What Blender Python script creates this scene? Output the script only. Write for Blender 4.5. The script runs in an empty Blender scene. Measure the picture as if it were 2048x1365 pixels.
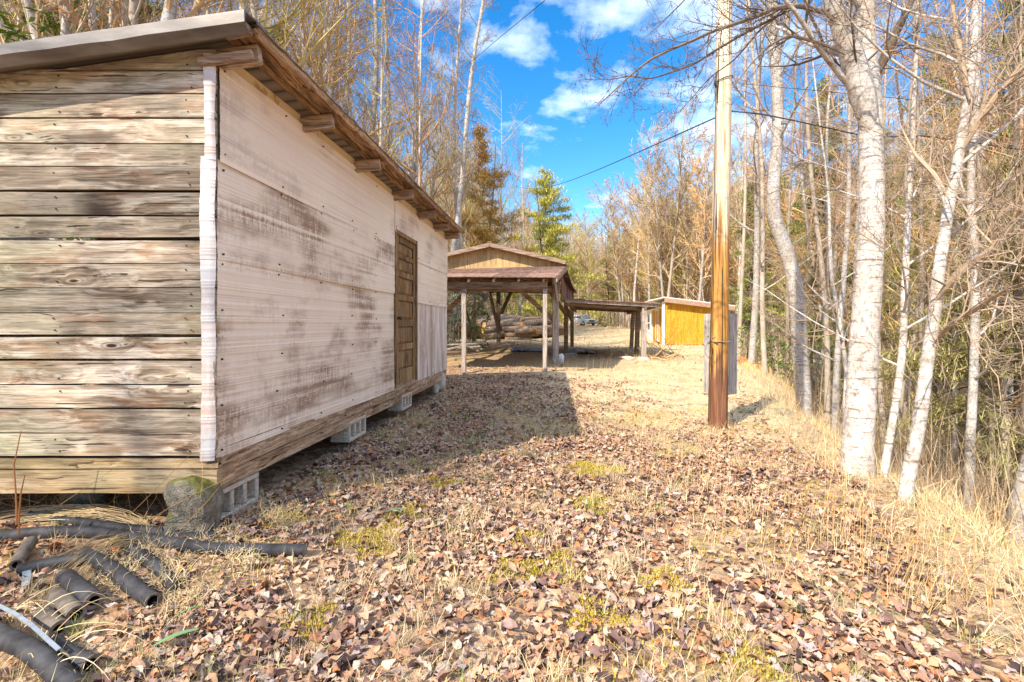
import bpy, math, random
import numpy as np
from mathutils import Vector, Matrix
R = math.radians
sc = bpy.context.scene
# ------------------------------------------------------------------ camera, sky, sun, exposure
CZ = 1.2                      # eye height (world z = 0 is the turf below the camera)
F = 967.0                     # focal length in pixels of the 2048 px wide photograph
cam_d = bpy.data.cameras.new('camera'); cam = bpy.data.objects.new('camera', cam_d)
sc.collection.objects.link(cam); sc.camera = cam
cam.location = (0, 0, CZ); cam.rotation_euler = (R(90), 0, 0)
cam_d.sensor_width = 36; cam_d.lens = 36*F/2048
cam_d.shift_y = -32.5/2048
cam_d.clip_start = 0.05; cam_d.clip_end = 2000
sc.render.resolution_x = 1024; sc.render.resolution_y = 682
sc.view_settings.view_transform = 'Standard'; sc.view_settings.look = 'None'
sc.view_settings.exposure = 1.30; sc.view_settings.gamma = 1
sc.view_settings.use_curve_mapping = False

w = bpy.data.worlds.new('World'); sc.world = w; w.use_nodes = True
nt = w.node_tree; nt.nodes.clear()
def wn(t, **k):
    n = nt.nodes.new(t)
    for a, b in k.items(): setattr(n, a, b)
    return n
L = nt.links.new
sky = wn('ShaderNodeTexSky', sky_type='NISHITA', sun_disc=False)
sky.sun_elevation = R(41); sky.sun_rotation = R(220); sky.air_density = 1.0; sky.dust_density = 0.3; sky.ozone_density = 1.5
hs = wn('ShaderNodeHueSaturation'); hs.inputs['Saturation'].default_value = 1.45; hs.inputs['Value'].default_value = 0.84
L(sky.outputs[0], hs.inputs['Color'])
tc = wn('ShaderNodeTexCoord'); sp = wn('ShaderNodeSeparateXYZ'); L(tc.outputs['Generated'], sp.inputs[0])
mz = wn('ShaderNodeMath', operation='MAXIMUM'); L(sp.outputs['Z'], mz.inputs[0]); mz.inputs[1].default_value = 0.06
mz2 = wn('ShaderNodeMath', operation='ADD'); L(mz.outputs[0], mz2.inputs[0]); mz2.inputs[1].default_value = 0.12
dx = wn('ShaderNodeMath', operation='DIVIDE'); L(sp.outputs['X'], dx.inputs[0]); L(mz2.outputs[0], dx.inputs[1])
dy = wn('ShaderNodeMath', operation='DIVIDE'); L(sp.outputs['Y'], dy.inputs[0]); L(mz2.outputs[0], dy.inputs[1])
cb = wn('ShaderNodeCombineXYZ'); L(dx.outputs[0], cb.inputs[0]); L(dy.outputs[0], cb.inputs[1])
nz = wn('ShaderNodeTexNoise'); nz.inputs['Scale'].default_value = 3.4; nz.inputs['Detail'].default_value = 9; nz.inputs['Roughness'].default_value = 0.58; nz.inputs['Distortion'].default_value = 0.15
L(cb.outputs[0], nz.inputs['Vector'])
nb = wn('ShaderNodeTexNoise'); nb.inputs['Scale'].default_value = 0.9; nb.inputs['Detail'].default_value = 2
mp = wn('ShaderNodeMapping'); mp.inputs['Location'].default_value = (3.1, 1.7, 0); L(cb.outputs[0], mp.inputs[0]); L(mp.outputs[0], nb.inputs['Vector'])
ad0 = wn('ShaderNodeMath', operation='MULTIPLY_ADD'); L(nb.outputs[0], ad0.inputs[0]); ad0.inputs[1].default_value = 0.75; L(nz.outputs[0], ad0.inputs[2])
ad = wn('ShaderNodeMath', operation='SUBTRACT'); L(ad0.outputs[0], ad.inputs[0]); ad.inputs[1].default_value = 0.30
rp = wn('ShaderNodeValToRGB'); rp.color_ramp.elements[0].position = 0.74; rp.color_ramp.elements[1].position = 1.02
rp.color_ramp.elements[0].color = (0, 0, 0, 1); rp.color_ramp.elements[1].color = (.62, .62, .62, 1)
ad2 = wn('ShaderNodeMath', operation='MULTIPLY_ADD'); L(sp.outputs['Z'], ad2.inputs[0]); ad2.inputs[1].default_value = 0.42; L(ad.outputs[0], ad2.inputs[2])
L(ad2.outputs[0], rp.inputs[0])
mx = wn('ShaderNodeMix', data_type='RGBA'); L(rp.outputs[0], mx.inputs[0]); L(hs.outputs[0], mx.inputs[6]); mx.inputs[7].default_value = (6.6, 7.0, 7.6, 1)
bg = wn('ShaderNodeBackground'); bg.inputs[1].default_value = 0.15
L(mx.outputs[2], bg.inputs[0]); wo = wn('ShaderNodeOutputWorld'); L(bg.outputs[0], wo.inputs[0])

SUN = Vector((0.50, 0.60, -0.66)).normalized()      # direction the light travels: from behind left of the camera
sd = bpy.data.lights.new('sun', 'SUN'); sd.energy = 3.3; sd.angle = R(0.6); sd.color = (1.0, 0.90, 0.75)
so = bpy.data.objects.new('sun', sd); sc.collection.objects.link(so); so.location = (-20, -20, 25)
so.rotation_euler = SUN.to_track_quat('-Z', 'Y').to_euler()

# ------------------------------------------------------------------ helpers
col = sc.collection
rng = np.random.default_rng(7)
rnd = random.Random(11)
def P(px, py, Y):             # the point at distance Y that the photograph shows at (px, py)
    return np.array([(px-1024)/F*Y, Y, CZ+(650-py)/F*Y])

class G:
    def __init__(s): s.v = []; s.f = []; s.n = 0; s.mi = []; s.smooth = False
    def add(s, v, f, m=0):
        v = np.asarray(v, float).reshape(-1, 3)
        s.v.append(v); s.f.extend([tuple(int(i)+s.n for i in q) for q in f]); s.mi.extend([m]*len(f)); s.n += len(v)
        return s
    def quad(s, a, b, c, d, m=0): return s.add([a, b, c, d], [(0, 1, 2, 3)], m)
    def box(s, x0, x1, y0, y1, z0, z1, m=0, M=None):
        v = np.array([(x, y, z) for z in (z0, z1) for (x, y) in ((x0, y0), (x1, y0), (x1, y1), (x0, y1))], float)
        if M is not None: v = v@np.array(M)[:3, :3].T+np.array(M)[:3, 3]
        return s.add(v, [(3, 2, 1, 0), (4, 5, 6, 7), (0, 1, 5, 4), (1, 2, 6, 5), (2, 3, 7, 6), (3, 0, 4, 7)], m)
    def beam(s, a, b, w, h, up=(0, 0, 1), m=0, ends=None):      # a squared timber from a to b
        a = np.array(a, float); b = np.array(b, float); d = b-a; Ln = np.linalg.norm(d); d /= Ln
        u = np.array(up, float)
        if abs(d@u) > .97: u = np.array((0, 1., 0))
        sd_ = np.cross(d, u); sd_ /= np.linalg.norm(sd_); u = np.cross(sd_, d)
        v = []
        for p in (a, b):
            for (i, j) in ((-1, -1), (1, -1), (1, 1), (-1, 1)): v.append(p+sd_*w/2*i+u*h/2*j)
        return s.add(v, [(0, 1, 2, 3), (7, 6, 5, 4), (0, 4, 5, 1), (1, 5, 6, 2), (2, 6, 7, 3), (3, 7, 4, 0)], m)
    def tube(s, pts, rads, k=6, cap=True, m=0, rough=0, rg=None):
        pts = np.asarray(pts, float); n = len(pts)
        if np.isscalar(rads): rads = [rads]*n
        t = np.gradient(pts, axis=0); t /= np.linalg.norm(t, axis=1)[:, None]+1e-9
        ref = np.array((0, 0, 1.)) if abs(t[0][2]) < .8 else np.array((1., 0, 0))
        a = np.cross(t, ref); a /= np.linalg.norm(a, axis=1)[:, None]+1e-9
        b = np.cross(t, a)
        an = np.arange(k)*2*math.pi/k
        rr = np.asarray(rads)[:, None]*np.ones((n, k))
        if rough: rr = rr*(1+rough*(rg or rng).standard_normal((n, k)))
        v = pts[:, None, :]+rr[:, :, None]*(np.cos(an)[None, :, None]*a[:, None, :]+np.sin(an)[None, :, None]*b[:, None, :])
        f = []
        for i in range(n-1):
            o = i*k
            for j in range(k): f.append((o+j, o+(j+1) % k, o+k+(j+1) % k, o+k+j))
        if cap: f.append(tuple(range(k))[::-1]); f.append(tuple((n-1)*k+j for j in range(k)))
        return s.add(v, f, m)
    def mesh(s, name, off=(0, 0, 0), smooth=False):
        me = bpy.data.meshes.new(name)
        v = np.concatenate(s.v)-np.array(off, float)
        me.from_pydata(v.tolist(), [], s.f)
        if any(s.mi): me.polygons.foreach_set('material_index', s.mi)
        if smooth: me.polygons.foreach_set('use_smooth', [True]*len(me.polygons))
        me.update(); return me

def raw_mesh(name, v, q):      # numpy vertices (N,3) and equal-sized faces (M,k)
    me = bpy.data.meshes.new(name); k = q.shape[1]
    me.vertices.add(len(v)); me.vertices.foreach_set('co', np.ascontiguousarray(v, dtype=np.float32).ravel())
    me.loops.add(q.size); me.loops.foreach_set('vertex_index', q.astype(np.int32).ravel())
    me.polygons.add(len(q)); me.polygons.foreach_set('loop_start', np.arange(0, q.size, k, dtype=np.int32))
    me.polygons.foreach_set('loop_total', np.full(len(q), k, dtype=np.int32))
    me.update(calc_edges=True); me.validate(); return me

def tag(o, label=None, cat=None, group=None, kind=None):
    if label: o['label'] = label
    if cat: o['category'] = cat
    if group: o['group'] = group
    if kind: o['kind'] = kind
    return o
def empty(name, loc, label=None, cat=None, group=None):
    o = bpy.data.objects.new(name, None); o.empty_display_size = .2; o.location = tuple(loc); col.objects.link(o)
    return tag(o, label, cat, group)
def wloc(o):
    p = np.array(o.location, float)
    while o.parent: o = o.parent; p = p+np.array(o.location, float)
    return p
def obj(name, g, mat, parent=None, smooth=False, loc=None, label=None, bevel=0):
    """link geometry (given in world coordinates) as one object"""
    base = wloc(parent) if parent is not None else np.zeros(3)
    org = np.array(loc, float) if loc is not None else base
    me = g.mesh(name, org, smooth) if isinstance(g, G) else g
    if not isinstance(g, G) and np.any(org): me.transform(Matrix.Translation(Vector([float(-q) for q in org])))
    for m in (mat if isinstance(mat, (list, tuple)) else [mat]): me.materials.append(m)
    o = bpy.data.objects.new(name, me); col.objects.link(o)
    o.location = tuple(org-base) if parent is not None else tuple(org)
    if parent is not None: o.parent = parent
    if label: o['label'] = label
    if bevel:
        b = o.modifiers.new('bevel', 'BEVEL'); b.width = bevel; b.segments = 1; b.limit_method = 'ANGLE'
    return o
def copy_tree(o, parent=None):
    c = o.copy(); col.objects.link(c)
    if parent is not None: c.parent = parent
    for ch in list(o.children): copy_tree(ch, c)
    return c

# ------------------------------------------------------------------ materials
class Mat:
    def __init__(s, name, rough=.8, spec=.3):
        s.m = bpy.data.materials.new(name); s.m.use_nodes = True; s.t = s.m.node_tree
        s.b = s.t.nodes['Principled BSDF']; s.b.inputs['Roughness'].default_value = rough
        s.b.inputs['Specular IOR Level'].default_value = spec
        s.geo = None
    def n(s, t, **k):
        nd = s.t.nodes.new(t)
        for a, b in k.items(): setattr(nd, a, b)
        return nd
    def l(s, a, b): s.t.links.new(a, b)
    def coord(s, scale=(1, 1, 1), kind='Object', loc=(0, 0, 0), add=None):
        t = s.n('ShaderNodeTexCoord'); m = s.n('ShaderNodeMapping'); m.inputs['Scale'].default_value = scale; m.inputs['Location'].default_value = loc
        s.l(t.outputs[kind], m.inputs[0])
        if add is None: return m.outputs[0]
        a = s.n('ShaderNodeVectorMath', operation='ADD'); s.l(m.outputs[0], a.inputs[0]); s.l(add, a.inputs[1]); return a.outputs[0]
    def noise(s, vec, scale=1, detail=4, rough=.55, dist=0):
        n = s.n('ShaderNodeTexNoise'); n.inputs['Scale'].default_value = scale; n.inputs['Detail'].default_value = detail
        n.inputs['Roughness'].default_value = rough; n.inputs['Distortion'].default_value = dist
        if vec is not None: s.l(vec, n.inputs['Vector'])
        return n.outputs[0]
    def island(s):
        if s.geo is None: s.geo = s.n('ShaderNodeNewGeometry')
        return s.geo.outputs['Random Per Island']
    def ramp(s, fac, stops, interp='LINEAR'):
        r = s.n('ShaderNodeValToRGB'); cr = r.color_ramp; cr.interpolation = interp
        while len(cr.elements) < len(stops): cr.elements.new(.5)
        for e, (p, c) in zip(cr.elements, stops):
            e.position = p; e.color = (c if len(c) == 4 else (*c, 1)) if not isinstance(c, (int, float)) else (c, c, c, 1)
        s.l(fac, r.inputs[0]); return r.outputs[0]
    def mix(s, fac, a, b, mode='MIX'):
        m = s.n('ShaderNodeMix', data_type='RGBA', blend_type=mode)
        for i, x in ((0, fac), (6, a), (7, b)):
            if isinstance(x, (int, float)): m.inputs[i].default_value = x if i == 0 else (x, x, x, 1)
            elif isinstance(x, tuple): m.inputs[i].default_value = (*x, 1)
            else: s.l(x, m.inputs[i])
        return m.outputs[2]
    def math(s, op, a, b=0.):
        m = s.n('ShaderNodeMath', operation=op)
        for i, x in ((0, a), (1, b)):
            if isinstance(x, (int, float)): m.inputs[i].default_value = x
            else: s.l(x, m.inputs[i])
        return m.outputs[0]
    def bump(s, h, strength=.4, dist=.01):
        b = s.n('ShaderNodeBump'); b.inputs['Strength'].default_value = strength; b.inputs['Distance'].default_value = dist
        s.l(h, b.inputs['Height']); s.l(b.outputs[0], s.b.inputs['Normal'])
    def out(s, c):
        if isinstance(c, tuple): s.b.inputs['Base Color'].default_value = (*c, 1)
        else: s.l(c, s.b.inputs['Base Color'])
        return s.m
    def comb(s, fac):      # scalar -> vector offset
        c = s.n('ShaderNodeCombineXYZ')
        for i in range(3): s.l(fac, c.inputs[i])
        return c.outputs[0]

def wood(name, dark, mid, light, axis='X', grain=22, tint=None, streak=.6, knots=True, var=.35, rough=.8, grn=None, bump=.5, lowf=.9, rust=0, fine=.30):
    m = Mat(name, rough, .25)
    sc_ = [grain]*3; sc_['XYZ'.index(axis)] = 1.0
    isl = m.math('MULTIPLY', m.island(), 37.)
    off = m.comb(isl)
    v0 = m.coord((1, 1, 1), add=off)
    # knots bend the grain
    ks = [5.5]*3; ks['XYZ'.index(axis)] = 1.9
    vo = m.n('ShaderNodeTexVoronoi'); vo.inputs['Scale'].default_value = 1.0; m.l(m.coord(tuple(ks), add=off), vo.inputs['Vector'])
    kd = vo.outputs['Distance']
    bend = m.ramp(kd, [(0, 1.), (.45, 0.)])
    wob = m.noise(v0, 2.2, 3)
    sh = m.comb(m.math('ADD', m.math('MULTIPLY', bend, 1.3), m.math('MULTIPLY', wob, 2.4)))
    g1 = m.noise(m.coord(tuple(sc_), add=sh), 1.0, 6, .62)
    sc2 = [grain*3.2]*3; sc2['XYZ'.index(axis)] = 2.4
    g2 = m.noise(m.coord(tuple(sc2), add=sh), 1.0, 3, .6)
    gg = m.math('ADD', m.math('MULTIPLY', g1, .68), m.math('MULTIPLY', g2, .32))
    c = m.ramp(gg, [(.37, dark), (.48, mid), (.57, light)])
    s3 = [7.]*3; s3['XYZ'.index(axis)] = 1.5
    st = m.noise(m.coord(tuple(s3), add=off), 1.0, 5, .6, .6)
    stm = m.ramp(st, [(.50, 0.), (.66, 1.)])
    c = m.mix(m.math('MULTIPLY', stm, streak), c, tuple(x*.45 for x in dark))
    lf = m.noise(v0, lowf, 3)
    c = m.mix(m.ramp(lf, [(.35, 0.), (.65, .55)]), c, tint or light)
    if grn:
        gm = m.noise(m.coord((1.1, 1.1, 2.5)), 1.0, 4)
        c = m.mix(m.ramp(gm, [(.48, 0.), (.68, .55)]), c, grn)
    if rust:
        s5 = [6.]*3; s5['XYZ'.index(axis)] = 1.6
        rn = m.noise(m.coord(tuple(s5), add=off, loc=(3, 3, 3)), 1.0, 5, .65, 1.0)
        c = m.mix(m.ramp(rn, [(.52, 0.), (.66, rust)]), c, (.33, .15, .06))
    s6 = [170.]*3; s6['XYZ'.index(axis)] = 5.
    fn = m.noise(m.coord(tuple(s6), add=sh), 1.0, 3, .7)
    c = m.mix(1.0, c, m.ramp(fn, [(.34, 1-fine*1.7), (.5, 1.), (.66, 1+fine*.7)]), 'MULTIPLY')
    s7 = [44.]*3; s7['XYZ'.index(axis)] = 1.3
    ck = m.noise(m.coord(tuple(s7), add=sh), 1.0, 2, .5)
    c = m.mix(m.math('MULTIPLY', m.ramp(ck, [(.655, 0.), (.685, 1.)]), .85), c, tuple(x*.3 for x in dark))
    br = m.ramp(m.island(), [(0, 1-var), (1, 1+var*.35)])
    c = m.mix(1.0, c, br, 'MULTIPLY')
    if knots:
        kk = m.ramp(kd, [(.045, 1.), (.075, 0.)])
        ring = m.ramp(kd, [(.075, 0.), (.10, .55), (.135, .0)])
        c = m.mix(kk, c, (dark[0]*.55, dark[1]*.42, dark[2]*.3)); c = m.mix(ring, c, dark)
    m.bump(gg, bump, .006)
    return m.out(c)

def plain(name, c, rough=.8, spec=.3, metal=0, n=.12, scale=8, bump=0):
    m = Mat(name, rough, spec); m.b.inputs['Metallic'].default_value = metal
    nn = m.noise(m.coord((1, 1, 1)), scale, 5)
    o = m.mix(m.ramp(nn, [(.3, 0.), (.7, 1.)]), tuple(max(0, x*(1-n*1.6)) for x in c), tuple(min(1, x*(1+n)) for x in c))
    if bump: m.bump(nn, bump, .01)
    return m.out(o)

MT = {}
MT['plank'] = wood('weathered_plank', (.075, .04, .025), (.36, .265, .18), (.69, .60, .48), 'X', 17, tint=(.59, .50, .38), streak=.9, grn=(.42, .41, .25), var=.46, lowf=1.9, bump=1.0, rust=.55)
MT['plank_y'] = wood('weathered_sill_board', (.12, .06, .03), (.38, .24, .14), (.62, .48, .32), 'Y', 22, tint=(.48, .33, .22), streak=.4, var=.3)
MT['fascia'] = wood('stained_eave_board', (.05, .025, .012), (.26, .14, .065), (.50, .31, .15), 'Y', 20, tint=(.30, .17, .085), streak=.75, var=.3, knots=False)
MT['rafter'] = wood('rough_rafter', (.12, .07, .045), (.33, .22, .15), (.52, .40, .28), 'X', 26, tint=(.36, .25, .18), streak=.4)
MT['door'] = wood('brown_door', (.07, .03, .012), (.24, .13, .055), (.42, .28, .14), 'Z', 20, tint=(.27, .17, .07), streak=.6, var=.35, knots=False, rust=.4)
MT['post'] = wood('grey_post', (.16, .12, .10), (.36, .29, .24), (.52, .45, .38), 'Z', 24, tint=(.40, .33, .28), streak=.35, var=.3, knots=False)
MT['brace'] = wood('old_brown_timber', (.09, .055, .035), (.24, .155, .10), (.38, .27, .18), 'X', 24, tint=(.26, .17, .11), streak=.35, var=.3, knots=False)
MT['gable'] = wood('ochre_gable_board', (.34, .19, .07), (.52, .33, .14), (.62, .43, .20), 'Z', 12, tint=(.56, .37, .17), streak=.08, var=.16, knots=False, bump=.2)
MT['yellow'] = wood('yellow_stained_siding', (.46, .20, .015), (.66, .33, .03), (.76, .42, .055), 'Z', 9, tint=(.70, .36, .035), streak=.10, var=.06, knots=False, bump=.25)
MT['bark_log'] = wood('log_bark', (.09, .055, .035), (.29, .195, .125), (.45, .34, .235), 'X', 14, tint=(.33, .225, .15), streak=.4, var=.3, knots=False)
MT['cut'] = plain('fresh_cut_wood', (.62, .34, .13), n=.25, scale=14)
MT['frieze'] = plain('cream_frieze_board', (.66, .50, .30), n=.14, scale=5)
m = Mat('frieze', .8); a = m.noise(m.coord((1, 1, 1)), 7, 6, .65)
c = m.mix(m.ramp(a, [(.56, 0.), (.66, .7)]), (.70, .54, .34), (.30, .17, .06)); MT['frieze'] = m.out(c)
MT['white'] = plain('white_paint', (.80, .79, .76), n=.05, scale=3)
MT['tarp'] = plain('black_plastic', (.035, .035, .045), .45, .5, n=.3)
MT['foam'] = plain('black_foam_pipe', (.045, .043, .046), .7, .35, n=.5, scale=16, bump=.4)
MT['foam_tan'] = plain('dusty_foam_pipe', (.15, .125, .10), .8, .2, n=.35, scale=22, bump=.3)
MT['foam_in'] = plain('foam_pipe_bore', (.02, .02, .022), .7)
MT['tape'] = plain('grey_duct_tape', (.24, .28, .32), .4, .5, n=.2, scale=20)
MT['conc'] = plain('concrete_block', (.56, .48, .38), .95, .1, n=.25, scale=60, bump=.5)
MT['rock_pale'] = plain('pale_rock', (.62, .56, .47), .95, .1, n=.2, scale=12, bump=.8)
m = Mat('mossy_stone', .95, .1); v = m.coord((1, 1, 1)); a = m.noise(v, 14, 8, .7); b = m.noise(v, 120, 3)
c = m.ramp(m.math('ADD', m.math('MULTIPLY', a, .7), m.math('MULTIPLY', b, .3)), [(.33, (.07, .06, .05)), (.5, (.25, .22, .17)), (.66, (.46, .42, .34))])
ms = m.noise(v, 5, 5, .6); g_ = m.n('ShaderNodeNewGeometry'); sx = m.n('ShaderNodeSeparateXYZ'); m.l(g_.outputs['Normal'], sx.inputs[0])
mm = m.math('MULTIPLY', m.ramp(m.math('ADD', m.math('MULTIPLY', sx.outputs[2], .35), ms), [(.62, 0.), (.75, 1.)]), .85)
c = m.mix(mm, c, (.20, .19, .03)); m.bump(m.math('ADD', a, b), .9, .02); MT['stone'] = m.out(c)
# roof metal
m = Mat('galvanised_roof', .45, .5); m.b.inputs['Metallic'].default_value = .35
a = m.noise(m.coord((1.2, 5, 5)), 2.0, 6, .6); MT['roofmetal'] = m.out(m.ramp(a, [(.3, (.10, .085, .075)), (.5, (.17, .15, .135)), (.7, (.27, .245, .225))]))
m = Mat('brown_shingle', .9, .1); a = m.noise(m.coord((1, 1, 1)), 9, 6, .65)
m.bump(a, .5, .02)
MT['shingle'] = m.out(m.mix(1., m.ramp(a, [(.3, (.11, .06, .045)), (.5, (.26, .15, .11)), (.72, (.42, .29, .23))]), m.ramp(m.island(), [(0, .55), (1, 1.15)]), 'MULTIPLY'))
m = Mat('roof_underside', .9, .1); wv = m.n('ShaderNodeTexWave', bands_direction='Y'); wv.inputs['Scale'].default_value = 2.2; wv.inputs['Distortion'].default_value = .4
m.l(m.coord((1, 1, 1)), wv.inputs[0]); MT['underside'] = m.out(m.ramp(wv.outputs[1], [(.0, (.09, .075, .06)), (.15, (.20, .165, .13)), (1, (.27, .22, .18))]))
m = Mat('rusty_metal', .7, .3); a = m.noise(m.coord((1, 1, 1)), 5, 6, .65); MT['rust'] = m.out(m.ramp(a, [(.35, (.28, .09, .03)), (.5, (.42, .16, .06)), (.7, (.55, .30, .15))]))

# cream siding panels: vinyl-like sheet with grime along the ribs
def siding(name, base, grime, amt, thr):
    m = Mat(name, .55, .3)
    v = m.coord((1, 1, 1))
    patch = m.noise(m.coord((.9, .9, 1.9), loc=(amt*3, amt*7, amt)), 1.6, 4, .55)
    fine = m.noise(m.coord((5, 5, 90)), 1.0, 5, .7)
    drip = m.noise(m.coord((38, 38, 5)), 1.0, 5, .7)
    sp = m.noise(v, 70, 3, .6)
    rib = m.noise(m.coord((.15, .15, 26)), 1.0, 2, .5)
    pm = m.ramp(patch, [(thr, 0.), (thr+.18, 1.)])
    tex = m.ramp(m.math('ADD', m.math('ADD', m.math('MULTIPLY', fine, .20), m.math('MULTIPLY', drip, .36)), m.math('ADD', m.math('MULTIPLY', sp, .24), m.math('MULTIPLY', rib, .40))), [(.50, 0.), (.63, 1.)])
    f = m.math('MULTIPLY', m.math('MULTIPLY', m.math('ADD', pm, .14), tex), amt)
    tone = m.noise(v, .9, 3)
    c = m.mix(m.ramp(tone, [(.35, 0.), (.65, 1.)]), base, tuple(x*y for x, y in zip(base, (.93, .88, .86))))
    # thin weather lines that run with the ribs
    ln = m.noise(m.coord((.5, .5, 150)), 1.0, 2, .5)
    c = m.mix(m.ramp(ln, [(.53, 0.), (.66, .45)]), c, (.52, .40, .30))
    hz = m.math('MULTIPLY', pm, .12*amt); c = m.mix(hz, c, tuple(.5*x+.5*y for x, y in zip(base, grime)))
    c = m.mix(f, c, grime)
    m.bump(m.math('ADD', ln, rib), .25, .004)
    return m.out(c)
MT['siding'] = siding('cream_siding', (.92, .82, .68), (.30, .195, .13), .85, .45)
MT['siding_clean'] = siding('cream_siding_clean', (.93, .83, .69), (.30, .20, .15), .55, .52)
MT['siding_edge'] = siding('white_siding_return', (.68, .68, .68), (.45, .30, .22), .6, .48)
m = Mat('stained_fibreglass', .5, .4); a = m.noise(m.coord((9, 9, .8)), 1.0, 5, .6); b = m.noise(m.coord((1, 1, 1)), 6, 4)
c = m.ramp(a, [(.38, (.40, .30, .24)), (.5, (.62, .52, .45)), (.62, (.76, .70, .66))]); c = m.mix(m.ramp(b, [(.58, 0.), (.68, .5)]), c, (.80, .78, .76)); MT['fibre'] = m.out(c)

# bark
def bark(name, base, mark, shade, ringsc=30, thr=.60, pat=.35):
    m = Mat(name, .85, .15)
    v = m.coord((1, 1, 1)); off = m.n('ShaderNodeObjectInfo')
    rings = m.noise(m.coord((3.5, 3.5, ringsc)), 1.0, 5, .7)
    spots = m.noise(m.coord((1, 1, .6)), 34, 8, .75); big = m.noise(m.coord((1, 1, .7)), 3.2, 4, .6)
    c = m.mix(m.ramp(big, [(.4, 0.), (.66, 1.)]), base, shade)
    c = m.mix(m.math('MULTIPLY', m.ramp(rings, [(thr, 0.), (thr+.07, 1.)]), .85), c, mark)
    c = m.mix(m.math('MULTIPLY', m.ramp(spots, [(.50, 0.), (.60, 1.)]), pat*1.15), c, mark)
    c = m.mix(1., c, m.ramp(off.outputs['Random'], [(0, .72), (1, 1.12)]), 'MULTIPLY')
    m.bump(m.math('ADD', rings, spots), .6, .02)
    return m.out(c)
MT['birch'] = bark('pale_birch_bark', (.62, .58, .53), (.17, .115, .08), (.45, .385, .32), 34, .56, .55)
MT['poplar'] = bark('grey_poplar_bark', (.52, .44, .35), (.20, .14, .095), (.36, .28, .20), 14, .60, .3)
MT['darkbark'] = bark('dark_hemlock_bark', (.20, .15, .11), (.07, .05, .035), (.13, .095, .07), 10, .55, .5)
def twig(name, cols):
    m = Mat(name, .85, .15); oi = m.n('ShaderNodeObjectInfo')
    c = m.ramp(oi.outputs['Random'], cols, 'LINEAR')
    c = m.mix(1., c, m.ramp(m.island(), [(0, .65), (1, 1.2)]), 'MULTIPLY')
    return m.out(c)
MT['twig'] = twig('tan_twigs', [(0, (.48, .35, .21)), (.3, (.42, .31, .21)), (.45, (.58, .39, .16)), (.58, (.48, .40, .12)), (.78, (.56, .34, .17)), (1, (.54, .26, .13))])
MT['twig_near'] = twig('brown_twigs', [(0, (.28, .20, .14)), (1, (.38, .28, .19))])
MT['twig_dark'] = twig('dark_twigs', [(0, (.16, .12, .09)), (1, (.22, .16, .12))])  # largest birch: branch shade against the sky put into a darker colour
def needles(name, cols):
    m = Mat(name, .6, .25); oi = m.n('ShaderNodeObjectInfo')
    c = m.ramp(m.island(), [(0, cols[0]), (.45, cols[1]), (1, cols[2])])
    m.b.inputs['Transmission Weight'].default_value = 0
    return m.out(c)
MT['needle'] = needles('pine_needles', [(.09, .12, .03), (.22, .26, .05), (.44, .42, .09)])
MT['needle_lit'] = needles('orange_lit_needles', [(.20, .15, .03), (.48, .27, .05), (.62, .38, .09)])  # warm orange sunlight on this pine painted into its needle colour
MT['needle_bright'] = needles('bright_pine_needles', [(.30, .29, .05), (.58, .53, .10), (.66, .62, .18)])
MT['hemlock'] = needles('hemlock_sprays', [(.10, .10, .03), (.28, .25, .08), (.50, .43, .17)])
MT['rhodo'] = needles('rhododendron_leaves', [(.05, .10, .025), (.14, .22, .045), (.34, .38, .09)])
# leaf litter and grass
m = Mat('dead_leaves', .75, .25)
isl = m.island()
c = m.ramp(isl, [(0, (.05, .03, .028)), (.12, (.14, .08, .07)), (.24, (.27, .155, .115)), (.36, (.46, .265, .15)), (.48, (.53, .33, .195)), (.59, (.56, .40, .27)), (.70, (.52, .20, .07)), (.80, (.30, .205, .185)), (.90, (.60, .46, .33)), (1, (.38, .29, .285))])
vn = m.noise(m.coord((1, 1, 1)), 40, 4); c = m.mix(1., c, m.ramp(vn, [(.3, .72), (.7, 1.18)]), 'MULTIPLY'); MT['leaf'] = m.out(c)
def blade(name, cols):
    m = Mat(name, .7, .2); return m.out(m.ramp(m.island(), cols))
MT['straw'] = blade('dry_grass', [(0, (.34, .22, .11)), (.3, (.56, .40, .21)), (.6, (.70, .54, .31)), (.85, (.78, .63, .38)), (1, (.50, .44, .18))])
MT['grass'] = blade('green_grass', [(0, (.20, .22, .06)), (.5, (.34, .36, .12)), (.8, (.50, .44, .18)), (1, (.22, .32, .10))])
MT['stem'] = blade('dry_weed_stems', [(0, (.42, .23, .09)), (.5, (.58, .36, .15)), (1, (.66, .46, .22))])
MT['brush'] = blade('woodland_brush', [(0, (.20, .14, .09)), (.3, (.40, .29, .18)), (.7, (.56, .43, .27)), (1, (.48, .32, .17))])
MT['moss'] = blade('yellow_moss', [(0, (.34, .24, .03)), (.5, (.52, .38, .04)), (1, (.46, .38, .10))])
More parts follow.
